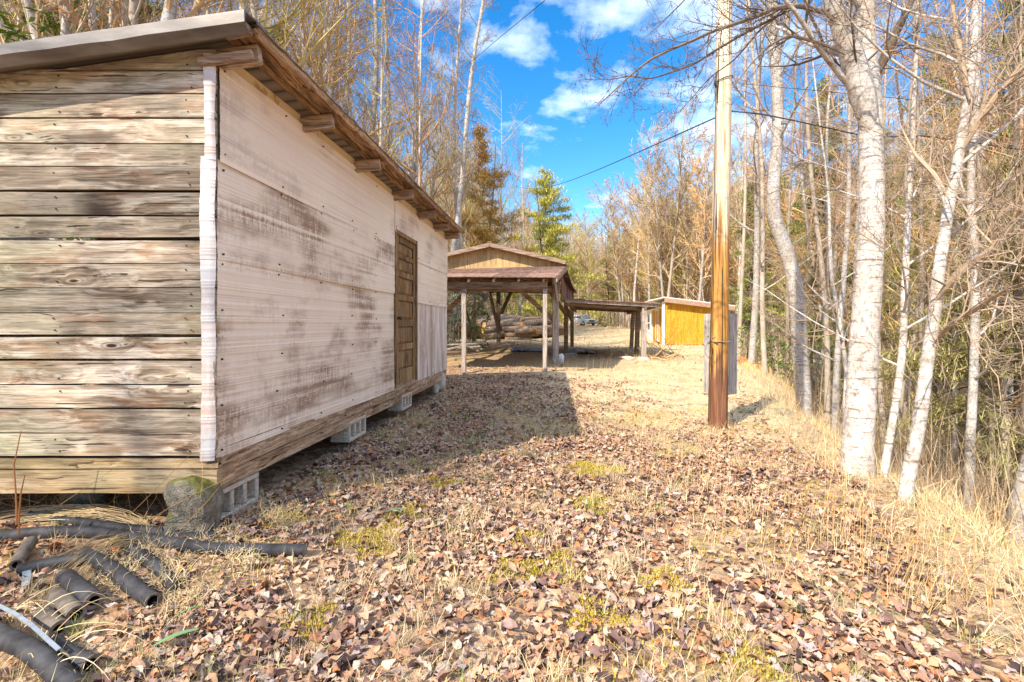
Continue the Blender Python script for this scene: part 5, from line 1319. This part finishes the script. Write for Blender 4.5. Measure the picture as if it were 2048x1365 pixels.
hero('birch_tree', [(1806, 1010, 36), (1815, 960, 33), (1830, 890, 31), (1842, 820, 31), (1852, 740, 29), (1864, 660, 28), (1872, 600, 29), (1878, 540, 27), (1887, 480, 27), (1898, 410, 25), (1912, 340, 24), (1924, 270, 24), (1936, 200, 22), (1944, 120, 21), (1950, 40, 19), (1955, -60, 17), (1960, -250, 10), (1965, -400, 4)], b3, b3[1], .03,
     'pale birch leaning right, second largest on the bank', seed=5, auto=9, arange=(.5, 1),
     limbs=[([(1872, 600), (1905, 560), (1945, 525), (1985, 500), (2030, 440), (2060, 400)], b3[1]+.15, b3[1]-.3, .035, 22, .9), ([(1866, 690), (1900, 650), (1950, 620), (2010, 580), (2070, 560)], b3[1]+.1, b3[1]-.8, .02, 18, .7),
            ([(1900, 400), (1870, 350), (1830, 310), (1800, 250)], b3[1]+.1, b3[1]+.6, .02, 12, .9), ([(1925, 300), (1960, 240), (2000, 180), (2060, 120)], b3[1]+.3, b3[1], .03, 14, 1.), ([(1940, 200), (1920, 110), (1905, 20), (1900, -80)], b3[1]+.3, b3[1]+.6, .03, 10, .9)])
b4 = hit(1765, 962)
hero('birch_tree', [(1763, 966, 20), (1772, 920, 18), (1784, 850, 17), (1798, 760, 17), (1806, 680, 16), (1808, 600, 15), (1812, 520, 15), (1815, 440, 14), (1822, 330, 12), (1828, 200, 10), (1834, 50, 8), (1838, -150, 4)], b4, b4[1]+.3, .05,
     'slim pale birch between the largest and the leaning birch', seed=6, auto=9)
hero('birch_tree', [(1936, 952, 24), (1940, 900, 22), (1944, 820, 21), (1948, 730, 20), (1950, 640, 20), (1950, 560, 20), (1947, 480, 19), (1942, 400, 18), (1944, 320, 17), (1952, 240, 15), (1956, 100, 13), (1960, -100, 9)], None, 8.6, .06,
     'slim upright birch right of the leaning birch', seed=7, auto=12, limbs=[([(1944, 500), (1975, 470), (2000, 430), (2040, 350)], 9., 8.6, .02, 12, .8)])
hero('birch_tree', [(2062, 1180, 90), (2050, 1120, 74), (2046, 1040, 66), (2062, 960, 62), (2085, 880, 58), (2120, 760, 50), (2160, 600, 46), (2190, 400, 40), (2200, 200, 32)], None, 4.9, .0,
     'thick pale trunk cut off by the lower right edge', seed=8, auto=3, k=20)
hero('sapling', [(1688, 885, 10), (1689, 820, 9), (1692, 740, 9), (1684, 680, 9), (1676, 620, 8), (1664, 560, 8), (1660, 480, 7), (1656, 380, 5), (1640, 250, 4), (1625, 120, 3)], None, 7.4, .05, 'thin twisting sapling between the curved and the largest birch', seed=9, auto=10, cat='sapling')
hero('dark_tree', [(2040, 1010, 22), (2038, 900, 22), (2037, 780, 21), (2036, 640, 20), (2034, 500, 18), (2032, 300, 15), (2030, 50, 10)], None, 10.5, .08, 'dark straight trunk at the right edge behind the pale trunks', bm_=MT['darkbark'], seed=10, auto=16, cat='tree', twm='twig_dark')
mids = [(1502, 745, 13, 16, 8), (1535, 700, 12, 12, -10), (1572, 690, 15, 9, 6), (1655, 800, 11, 14, -14), (1673, 860, 9.5, 16, 10), (1765, 840, 11, 14, -8), (1790, 820, 12, 12, 14), (1850, 780, 13, 14, -6), (1905, 800, 12, 12, 8), (1985, 880, 11, 13, -10), (2010, 820, 13, 12, 12), (1480, 690, 22, 9, 5), (1620, 740, 16, 10, 20), (1968, 790, 15, 10, 0), (1880, 740, 17, 10, -12), (1745, 700, 18, 9, 8)]
for k, (px, py, Y, w_, ln) in enumerate(mids):
    X_ = X_at(px, Y); pyb = 650+(CZ-gz(X_, Y))*F/Y
    hero('slim_tree', [(px+ln*math.sin(i*1.3+k)*.6+ln*i*.6, pyb-(pyb+250)*i/7, w_*(1-.11*i)) for i in range(8)], None, Y, .05, 'slim grey trunk among the brush behind the bank birches', bm_=MT['birch' if k % 4 == 0 else 'poplar'], seed=400+k, auto=12, k=8, cat='tree', group='slim trunks behind the bank birches', arange=(.15, 1))
# trees standing close behind the shed, over its roof
top = [(100, 11, 30, 20), (160, 12, 24, -30), (215, 10, 34, 40), (262, 13, 22, 10), (310, 12, 26, 60), (372, 14, 22, -20), (440, 15, 20, 30), (478, 16, 20, 5), (545, 17, 18, -25), (590, 18, 16, 15)]
for k, (px, Y, w_, ln) in enumerate(top):
    X_ = X_at(px, Y); pyb = 650+(CZ-gz(X_, Y))*F/Y
    hero('roadside_tree', [(px+ln*.3*i+8*math.sin(i*1.7+k), pyb-(pyb+520)*i/9, w_*(1-.085*i)) for i in range(10)], None, Y, .1, 'bare crooked tree close behind the shed roof', bm_=MT['poplar' if k % 3 else 'birch'], seed=500+k, auto=16, k=9, cat='tree', group='crooked trees close behind the shed', arange=(.35, 1), spec=dict(n=[7, 5, 4]))
# white columns of poplar trunks beyond the barn ridge on the left skyline
tall = [(640, 24, 17, 6), (700, 26, 15, -4), (737, 25, 16, 8), (770, 30, 12, 2), (800, 30, 11, 30), (880, 26, 13, 50), (905, 33, 10, 8)]
for k, (px, Y, w_, ln) in enumerate(tall):
    X_ = X_at(px, Y); pyb = 650+(CZ-gz(X_, Y))*F/Y
    hero('poplar_tree', [(px+ln*i*.25+5*math.sin(i*1.1+k), pyb-(pyb+200)*i/9, w_*(1-.07*i)) for i in range(10)], None, Y, .1, 'tall pale poplar rising behind the shed eave', seed=540+k, auto=26, k=8, cat='tree', group='tall poplars behind the shed eave', arange=(.3, 1), spec=dict(n=[8, 6, 4], ratio=[.6, .5, .5], rmin=.006, rmax=[1, .03, .014, .008, .006]))
# trees behind the photographer: they cast the dappled shade on the leaves and planks
for k, (x, y, s, pr) in enumerate(((-2.4, -4.4, .55, 7), (-8.8, -6.5, .8, 2), (-.6, -5.8, .62, 1), (-6.0, -9.0, .8, 5))):
    place(PROT[pr], x, y, s, label='bare tree standing behind the photographer whose shade dapples the leaves', group='bare trees behind the photographer')
place(hem[0], -4.2, -2.9, .55, label='small hemlock behind the photographer shading the leaves', cat='hemlock')

# ------------------------------------------------------------------ fallen trunks and cut wood
def log(name, a, b, r, label, mat='bark_log', cutm='cut', seed=0, group=None, cat='log', k=12):
    rg = np.random.default_rng(seed); a, b = np.array(a, float), np.array(b, float); n = 9
    e = empty(name, (a+b)/2, label, cat, group); pp = a+(b-a)*np.linspace(0, 1, n)[:, None]; pp[1:-1] += rg.standard_normal((n-2, 3))*r*.07
    g = G(); g.tube(pp, r*np.linspace(1.05, .93, n), k, cap=False, rough=.02, rg=rg)
    me = g.mesh('bark', np.array(e.location), True); me.materials.append(MT[mat]); o = bpy.data.objects.new('bark', me); col.objects.link(o); o.parent = e
    for p, s in ((a, 1.0), (b, -1)):
        d = nrm(b-a)*s; g = G(); g.tube([p+d*.004, p+d*.03], [r*1.0, r*.98], k, cap=True); obj('cut_end', g, MT[cutm], e)
    return e
LG = [(1010, 672, 1075, 668, .17), (968, 676, 1008, 668, .17), (1075, 664, 1104, 667, .16), (1005, 660, 1062, 657, .19), (1062, 659, 1104, 655, .17), (965, 662, 1004, 656, .20), (972, 646, 1046, 644, .17), (1045, 650, 1085, 646, .22), (1000, 648, 1048, 652, .20), (1070, 645, 1106, 641, .20),
      (968, 652, 998, 650, .22), (1040, 640, 1080, 637, .14), (1012, 680, 1060, 678, .15), (990, 639, 1036, 638, .16), (1030, 664, 1072, 661, .15)]
for k, (x0, y0, x1, y1, r_) in enumerate(LG):
    Y0 = 26.0+(676-y0)*.045+rnd.uniform(0, .5)
    log('cut_log', P(x0, y0, Y0+.2), P(x1, y1, Y0+rnd.uniform(.2, 1.4)), r_*.9, 'long bark covered log in the stack beyond the open barn', seed=k, group='logs stacked beyond the barn', mat='bark_log')
stone('brush_heap', (X_at(1015, 30), 29.8, 1.0), (3.0, 1.6, .75), 31, 'bark_log', 'low heap of bark and earth behind the log stack', 'heap', jag=.2)
# lumber on the ground left of the barn
for k, (x0, y0, x1, y1, Y_, w_, mt) in enumerate(((893, 690, 972, 687, 17.5, .14, 'greyboard'), (890, 697, 962, 693, 16.5, .12, 'post'), (930, 694, 963, 699, 15.6, .10, 'greyboard'), (892, 700, 935, 690, 15.2, .10, 'post'), (905, 685, 968, 684, 18.4, .12, 'post'), (894, 705, 958, 702, 15., .09, 'brace'))):
    a, b = P(x0, y0, Y_), P(x1, y1, Y_+.3); g = G()
    for q_ in (a, b): q_[2] = max(q_[2], gz(q_[0], q_[1])+.04)
    g.beam(a, b, w_, .05); tag(obj('old_board', g, MT[mt], loc=(a+b)/2, bevel=.004), 'weathered board lying in the lumber pile left of the barn', 'board', 'boards in the lumber pile')
for k, (a, b, r_, lab) in enumerate(((hit(1788, 905), hit(2075, 1010), .11, 'grey fallen trunk lying in the ditch behind the birches'), )):
    a = np.array(P(1780, 892, 9.5)); b = np.array(P(2100, 1045, 6.2)); a[2] = gz(a[0], a[1])+.12; b[2] = gz(b[0], b[1])+.35
    log('fallen_tree', a, b, r_, lab, mat='bark_log', seed=77, cat='fallen tree')
a = hit(1815, 1098); b = P(1932, 1055, a[1]+.5); g = G(); g.tube([a+(0, 0, .02), (a+b)/2+(0, 0, .02), b], [.012, .011, .007], 6); tag(obj('fallen_branch', g, MT['cut'], loc=a), 'pale straight stick lying on the bank below the leaning birch', 'branch')
e = log('wood_chunk', P(1493, 736, 12.5), P(1516, 742, 12.2), .16, 'cream faced chunk of cut log at the wood edge right of the pole', mat='cut', seed=5)
e = log('wood_chunk', P(1478, 722, 13.5), P(1500, 735, 13.3), .17, 'rusty orange log chunk just right of the backing board', mat='rust', cutm='rust', seed=6)
e = log('wood_chunk', P(1520, 741, 12.2), P(1537, 741, 12.2), .13, 'orange brown wood chunk right of the cream faced one', mat='gable', seed=7)
# ------------------------------------------------------------------ parked car on the far track
MT['carpaint'] = plain('white_car_paint', (.80, .81, .83), .2, .6, n=.02)
MT['carglass'] = plain('car_window_glass', (.06, .085, .11), .1, .7)
MT['tyre'] = plain('tyre_rubber', (.03, .03, .03), .8)
MT['rim'] = plain('alloy_rim', (.55, .55, .57), .3, .6)
MT['lamp'] = plain('headlight_lens', (.75, .78, .80), .1, .7)
MT['trimdark'] = plain('dark_grille', (.04, .045, .05), .4, .5)
cY = 72.; cX = X_at(1165, cY); cz = CZ-.12
car = empty('parked_car', (cX, cY, cz), 'white compact SUV parked on the track beyond the clearing', 'car')
th_c = R(-62)      # its nose points towards the camera and to the right
CM = np.eye(4); CM[:2, :2] = [[math.cos(th_c), -math.sin(th_c)], [math.sin(th_c), math.cos(th_c)]]; CM[:3, 3] = (cX, cY, cz)
def cw(v): v = np.asarray(v, float); return v@CM[:3, :3].T+CM[:3, 3]
def loft(prof, ws, zoff=0):      # prof: x,z lower to upper outline; stations across the width
    g = G(); n = len(prof); vv = []
    for (y, sc_, dz) in ws:
        for (x, z) in prof: vv.append((x*sc_, y, z*1.0+dz))
    ff = []
    for a in range(len(ws)-1):
        for b in range(n): ff.append((a*n+b, a*n+(b+1) % n, (a+1)*n+(b+1) % n, (a+1)*n+b))
    ff += [tuple(range(n))[::-1], tuple((len(ws)-1)*n+b for b in range(n))]
    return g.add(cw(vv), ff)
low = [(2.18, .32), (2.28, .55), (2.22, .78), (1.95, .93), (1.1, 1.04), (.95, 1.06), (-1.9, 1.10), (-2.2, 1.0), (-2.27, .6), (-2.2, .32), (-1.75, .28), (1.75, .28)]
obj('body', loft(low, [(-.92, .95, 0), (-.86, 1, 0), (.86, 1, 0), (.92, .95, 0)]), MT['carpaint'], car, bevel=.05)
cab = [(1.15, 1.02), (.35, 1.55), (-.1, 1.64), (-1.4, 1.62), (-1.75, 1.5), (-2.15, 1.05)]
obj('cabin', loft(cab, [(-.80, 1, 0), (-.66, .96, 0), (.66, .96, 0), (.80, 1, 0)]), MT['carpaint'], car, bevel=.04)
def cq(name, v4, mat, par=car):
    g = G(); v4 = [np.array(q, float) for q in v4]; nn_ = nrm(np.cross(v4[1]-v4[0], v4[2]-v4[0]))*.02
    g.add(cw(v4+[q+nn_ for q in v4]), [(3, 2, 1, 0), (4, 5, 6, 7), (0, 1, 5, 4), (1, 2, 6, 5), (2, 3, 7, 6), (3, 0, 4, 7)]); return obj(name, g, MT[mat], par)
cq('windscreen', [(1.12, -.68, 1.07), (1.12, .68, 1.07), (.42, .60, 1.53), (.42, -.60, 1.53)], 'carglass')
for s in (-1, 1):
    a = [(.85, .815*s, 1.10), (.22, .76*s, 1.50), (-.45, .76*s, 1.54), (-.45, .815*s, 1.10)]; b = [(-.52, .815*s, 1.10), (-.52, .76*s, 1.54), (-1.35, .76*s, 1.52), (-1.65, .815*s, 1.14)]
    for q in (a, b): cq('side_window', q if s < 0 else q[::-1], 'carglass')
    cq('headlight', ([(2.20, .60*s, .66), (2.02, .88*s, .68), (2.0, .88*s, .84), (2.18, .60*s, .82)])[::(1 if s < 0 else -1)], 'lamp')
    cq('mirror', [(.80, .90*s, 1.05), (.80, 1.08*s, 1.05), (.80, 1.08*s, 1.2), (.80, .90*s, 1.2)], 'carpaint')
    for x in (1.42, -1.42):
        g = G(); c0_, c1_ = np.array((x, .80*s, .34)), np.array((x, .95*s, .34)); g.tube(cw([c0_, c1_]), .34, 18)
        w0 = obj('tyre', g, MT['tyre'], car); g = G(); g.tube(cw([c1_, c1_+(0, .012*s, 0)]), .21, 14); obj('rim', g, MT['rim'], w0)
cq('grille', [(2.27, -.48, .58), (2.27, .48, .58), (2.23, .52, .80), (2.23, -.52, .80)], 'trimdark'); cq('air_intake', [(2.22, -.7, .34), (2.22, .7, .34), (2.26, .7, .44), (2.26, -.7, .44)], 'trimdark')

# ------------------------------------------------------------------ black foam and corrugated pipes in the near left corner
def pipe(name, pix, r, label, mat='foam', hollow=0, corr=False, group=None, lift=0., rough=.03, closed=True, k=16, cat='pipe'):
    """pix: pixels of its course on the ground; hollow: bore radius"""
    r *= .88; pts = []
    for q in pix:
        h_ = hit(q[0], q[1]); z_ = q[2] if len(q) > 2 else 0
        pts.append(h_+np.array((0, 0, r*.95+z_+lift)))
    pts = np.array(pts); n = len(pts); m_ = (n*14) if not corr else n*60; t = np.linspace(0, n-1, m_); out = []
    for x in t:
        i = min(int(x), n-2); u = x-i; a, b, c, d = pts[max(i-1, 0)], pts[i], pts[i+1], pts[min(i+2, n-1)]
        out.append(.5*((2*b)+(c-a)*u+(2*a-5*b+4*c-d)*u*u+(3*b-a-3*c+d)*u**3))
    C = np.array(out); rr = np.full(m_, r)
    if corr:
        s_ = np.concatenate([[0], np.cumsum(np.linalg.norm(np.diff(C, axis=0), axis=1))]); rr = r*(1+.09*np.sign(np.sin(s_*2*math.pi/.018)))
    e = empty(name, C[m_//2], label, cat, group); g = G()
    g.tube(C, rr, k, cap=not hollow, rough=0 if corr else rough*.25, rg=rng)
    rg = np.random.default_rng(int(abs(pix[0][0]*7+pix[0][1])))
    o = obj('sleeve', g, MT[mat], e, True)
    if hollow:
        for end, s in ((0, 1), (-1, -1)):
            d = nrm(C[1]-C[0]) if end == 0 else nrm(C[-2]-C[-1]); p = C[end]
            ref = np.array((0, 0, 1.)); a = nrm(np.cross(d, ref)); b = np.cross(a, d); g = G(); k2 = 20; vv = []
            for rr_, dp in ((r, 0), (r*.98, -.002), (hollow, 0), (hollow, .12), (.001, .12)):
                for j in range(k2): vv.append(p+d*dp+(a*math.cos(j*2*math.pi/k2)+b*math.sin(j*2*math.pi/k2))*rr_)
            ff = [(l*k2+j, l*k2+(j+1) % k2, (l+1)*k2+(j+1) % k2, (l+1)*k2+j) for l in range(2) for j in range(k2)]; f2 = [(l*k2+j, l*k2+(j+1) % k2, (l+1)*k2+(j+1) % k2, (l+1)*k2+j) for l in (2, 3) for j in range(k2)]
            g.add(vv, ff); g.add(vv, f2, 1); obj('pipe_end', g, [MT['foam_end'], MT['foam_in']], e)
    return e
MT['foam_end'] = plain('foam_pipe_end', (.24, .19, .14), .8, n=.4, scale=40)
pipe('foam_pipe', [(-90, 1078), (0, 1082), (90, 1076), (180, 1076), (260, 1086), (330, 1096), (400, 1106), (480, 1112), (560, 1112), (612, 1112)], .034, 'longest black foam pipe, curving along the shed front', hollow=.018)
pipe('corrugated_pipe', [(60, 1040), (150, 1052), (230, 1064), (300, 1072), (360, 1082), (430, 1084)], .028, 'black corrugated pipe running behind the long foam pipe to the stone', corr=True)
pipe('corrugated_pipe', [(262, 1110), (290, 1128), (318, 1150), (352, 1188)], .030, 'short black corrugated pipe half covered by dry grass', corr=True)
pipe('foam_pipe', [(62, 1102, .02), (46, 1122, .01), (34, 1142, 0)], .033, 'short dusty foam elbow with torn blue tape at the left edge', mat='foam_tan', hollow=.018)
pipe('foam_pipe', [(40, 1152, 0), (100, 1142, .01), (165, 1130, .0)], .031, 'split foam tube joining the elbow to the angled tube', hollow=.014, rough=.1)
pipe('foam_pipe', [(172, 1128, .015), (225, 1162, .02), (262, 1190, .01), (305, 1216, 0)], .035, 'long angled foam tube pointing down to the right', hollow=.02)
pipe('foam_pipe', [(200, 1150, .0), (250, 1170, 0), (290, 1184, 0)], .026, 'short thin black tube behind the angled foam tube', hollow=.015)
pipe('foam_pipe', [(130, 1178, .02), (160, 1204, .02), (188, 1226, .015)], .039, 'topmost of three open ended foam tubes stacked side by side', hollow=.019)
pipe('foam_pipe', [(112, 1208, .0), (132, 1228, .005), (152, 1246, .0)], .039, 'middle of three open ended foam tubes', mat='foam_tan', hollow=.021)
pipe('foam_pipe', [(85, 1246, .0), (100, 1262, .0), (118, 1276, 0)], .037, 'lowest and shortest of three open ended foam tubes', mat='foam_tan', hollow=.018)
pipe('foam_pipe', [(-60, 1262, .02), (0, 1300, .02), (60, 1330, .02), (110, 1365, .01), (150, 1400, .0)], .037, 'thick foam pipe crossing the bottom left corner', hollow=.02)
pipe('foam_pipe', [(108, 1308, .0), (140, 1330, .0), (180, 1348, .0)], .036, 'short foam tube end beside the thick corner pipe', hollow=.02)
def strip(pix, w_, label, lift):
    g = G(); pts = [hit(x, y)+np.array((0, 0, lift)) for x, y in pix]; vv = []
    for i, p in enumerate(pts):
        d = nrm(pts[min(i+1, len(pts)-1)]-pts[max(i-1, 0)]); s_ = np.array((-d[1], d[0], .2))*w_/2; vv += [p-s_, p+s_, p+s_-(0, 0, .003), p-s_-(0, 0, .003)]
    ff = []
    for a in range(len(pts)-1):
        for j in range(4): ff.append((a*4+j, a*4+(j+1) % 4, a*4+4+(j+1) % 4, a*4+4+j))
    ff += [(0, 3, 2, 1), tuple((len(pts)-1)*4+j for j in range(4))]
    g.add(vv, ff); return tag(obj('duct_tape', g, MT['tape'], loc=pts[0]), label, 'tape')
strip([(-20, 1248), (25, 1272), (60, 1296), (95, 1330), (118, 1352)], .012, 'long grey tape strip along the thick corner pipe', .088)
strip([(52, 1150), (54, 1168), (50, 1186)], .028, 'short pale blue tape tail hanging from the foam elbow', .03)
# long blades of dry grass arching over the pipes, canes, green blades
def arcs(name, starts, mat, label, cat, r=.0022, kind='stuff'):
    g = G()
    for pts in starts: g.tube(pts, [r, r, r*.8, r*.5][:len(pts)] if len(pts) <= 4 else np.linspace(r, r*.4, len(pts)), 3, cap=False)
    return tag(obj(name, g, MT[mat]), label, cat, kind=kind)
rg = np.random.default_rng(77); A = []
for k in range(64):      # from the clump at the stone, sweeping left
    p = hit(300+rg.uniform(-12, 16), 1052+rg.uniform(-8, 12)); q = hit(rg.uniform(-60, 120), rg.uniform(985+40, 1060)); top_ = (p+q)/2+(0, 0, rg.uniform(.06, .2)); t = np.linspace(0, 1, 9)[:, None]
    A.append((1-t)**2*p+2*t*(1-t)*top_+t*t*q+rg.standard_normal((9, 3))*.004)
for k in range(56):      # sweeping down left over the tubes
    p = hit(270+rg.uniform(-20, 30), 1060+rg.uniform(-6, 30)); q = hit(rg.uniform(40, 190), rg.uniform(1150, 1215)); top_ = (p+q)/2+(0, 0, rg.uniform(.08, .16)); t = np.linspace(0, 1, 9)[:, None]
    A.append((1-t)**2*p+2*t*(1-t)*top_+t*t*q+rg.standard_normal((9, 3))*.003)
for k in range(26):
    p = hit(rg.uniform(-20, 100), rg.uniform(1240, 1365)); q = p+np.array((rg.uniform(-.1, .35), rg.uniform(-.1, .25), 0)); q[2] = gz(q[0], q[1])+.02; top_ = (p+q)/2+(0, 0, rg.uniform(.08, .2)); t = np.linspace(0, 1, 8)[:, None]
    A.append((1-t)**2*p+2*t*(1-t)*top_+t*t*q)
arcs('dry_grass_blades', A, 'straw', 'long dry grass blades arching over the black pipes', 'grass', .0023)
A = []
for k in range(1000):      # crinkled dry grass beside the pipes
    c_ = [(300, 1120), (345, 1170), (240, 1170), (420, 1100), (480, 1130), (380, 1210), (560, 1050), (520, 1020)][k % 8]
    p = hit(c_[0]+rg.normal()*22, c_[1]+rg.normal()*16)+(0, 0, .03); pts = [p]; d = rg.standard_normal(3)
    for j in range(5): d = nrm(d+rg.standard_normal(3)*.8+(0, 0, .1)); pts.append(pts[-1]+d*.020)
    pts = np.array(pts); pts[:, 2] = np.maximum(pts[:, 2], p[2]-.02); A.append(pts)
arcs('curled_grass', A, 'straw', 'curled dry grass tangled round the pipe ends', 'grass', .0016)
for k, (a, b, c_) in enumerate((((33, 1010), (28, 930), (42, 862)), ((38, 1030), (42, 985), (50, 950)))):
    g = G(); Y_ = 2.45-.15*k; g.tube([P(*a, Y_)-(0, 0, .1), P(*a, Y_), P(*b, Y_), P(*c_, Y_)], [.0042, .004, .003, .002], 6)
    tag(obj('bramble_cane', g, plain('red_cane', (.36, .15, .05), .7), loc=P(*a, Y_)), ['taller thin red brown cane standing before the planks', 'shorter thin red brown cane before the planks'][k], 'cane')
A = []
for k in range(60):
    p = hit(rg.uniform(-10, 440), rg.uniform(1005, 1040)); d = np.array((rg.normal()*.5, rg.normal()*.2, 1)); pts = [p]; L_ = rg.uniform(.1, .42)
    for j in range(5): d = nrm(d+rg.standard_normal(3)*.25-(0, 0, .08)); pts.append(pts[-1]+d*L_/5)
    A.append(np.array(pts))
for (a, b, c_) in (((250, 1040, 2.45), (330, 960, 2.4), (410, 880, 2.3)), ((360, 1060, 2.3), (440, 985, 2.3), (520, 860, 2.2)), ((300, 1040, 2.5), (360, 1000, 2.4), (470, 950, 2.3)), ((395, 890, 2.6), (412, 930, 2.5), (400, 1000, 2.45)), ((120, 1010, 2.5), (180, 970, 2.4), (240, 930, 2.35))):
    q = np.array([P(*a), P(*b), P(*c_)]); t = np.linspace(0, 1, 7)[:, None]; A.append((1-t)**2*q[0]+2*t*(1-t)*q[1]+t*t*q[2])
arcs('dry_twigs', A, 'stem', 'thin dry weed twigs in front of the plank wall', 'twigs', .0020)
for k, (x0, y0, x1, y1, lab) in enumerate(((303, 1322, 398, 1290, 'wide green leaf blade lying on brown leaves near the bottom left'), (770, 1041, 812, 1038, 'small green curled leaf lying left of centre'), (348, 1262, 402, 1242, 'narrow green leaf blade above the wide one'))):
    a, b = hit(x0, y0)+(0, 0, .045), hit(x1, y1)+(0, 0, .055); d = b-a; s_ = nrm(np.array((-d[1], d[0], 0)))*(.013 if k != 2 else .006); g = G(); vv = []; n = 9
    for i in range(n):
        t = i/(n-1); w_ = math.sin(math.pi*(.06+.9*t))**.7; c_ = a+d*t+(0, 0, .01*math.sin(math.pi*t)); vv += [c_-s_*w_+(0, 0, .004), c_, c_+s_*w_+(0, 0, .004)]
    ff = []
    for i in range(n-1): ff += [(i*3, i*3+1, i*3+4, i*3+3), (i*3+1, i*3+2, i*3+5, i*3+4)]
    g.add(vv, ff); tag(obj('green_leaf', g, plain('green_leaf_blade', (.16, .27, .11), .6), loc=a), lab, 'leaf')
# brush sticks lying by the side roof posts
g = G(); rg = np.random.default_rng(5)
for k in range(26):
    p = hit(1300+rg.uniform(-8, 60), 712+rg.uniform(-6, 8))+(0, 0, .05); d = np.array((rg.normal(), rg.normal()*.6, abs(rg.normal())*.25)); pts = [p]
    for j in range(4): d = nrm(d+rg.standard_normal(3)*.25); pts.append(pts[-1]+d*.3)
    g.tube(pts, np.linspace(.016, .006, 5), 4, cap=False)
tag(obj('stick_pile', g, MT['stem']), 'low pile of pale sticks right of the side roof post', 'sticks', kind='stuff')
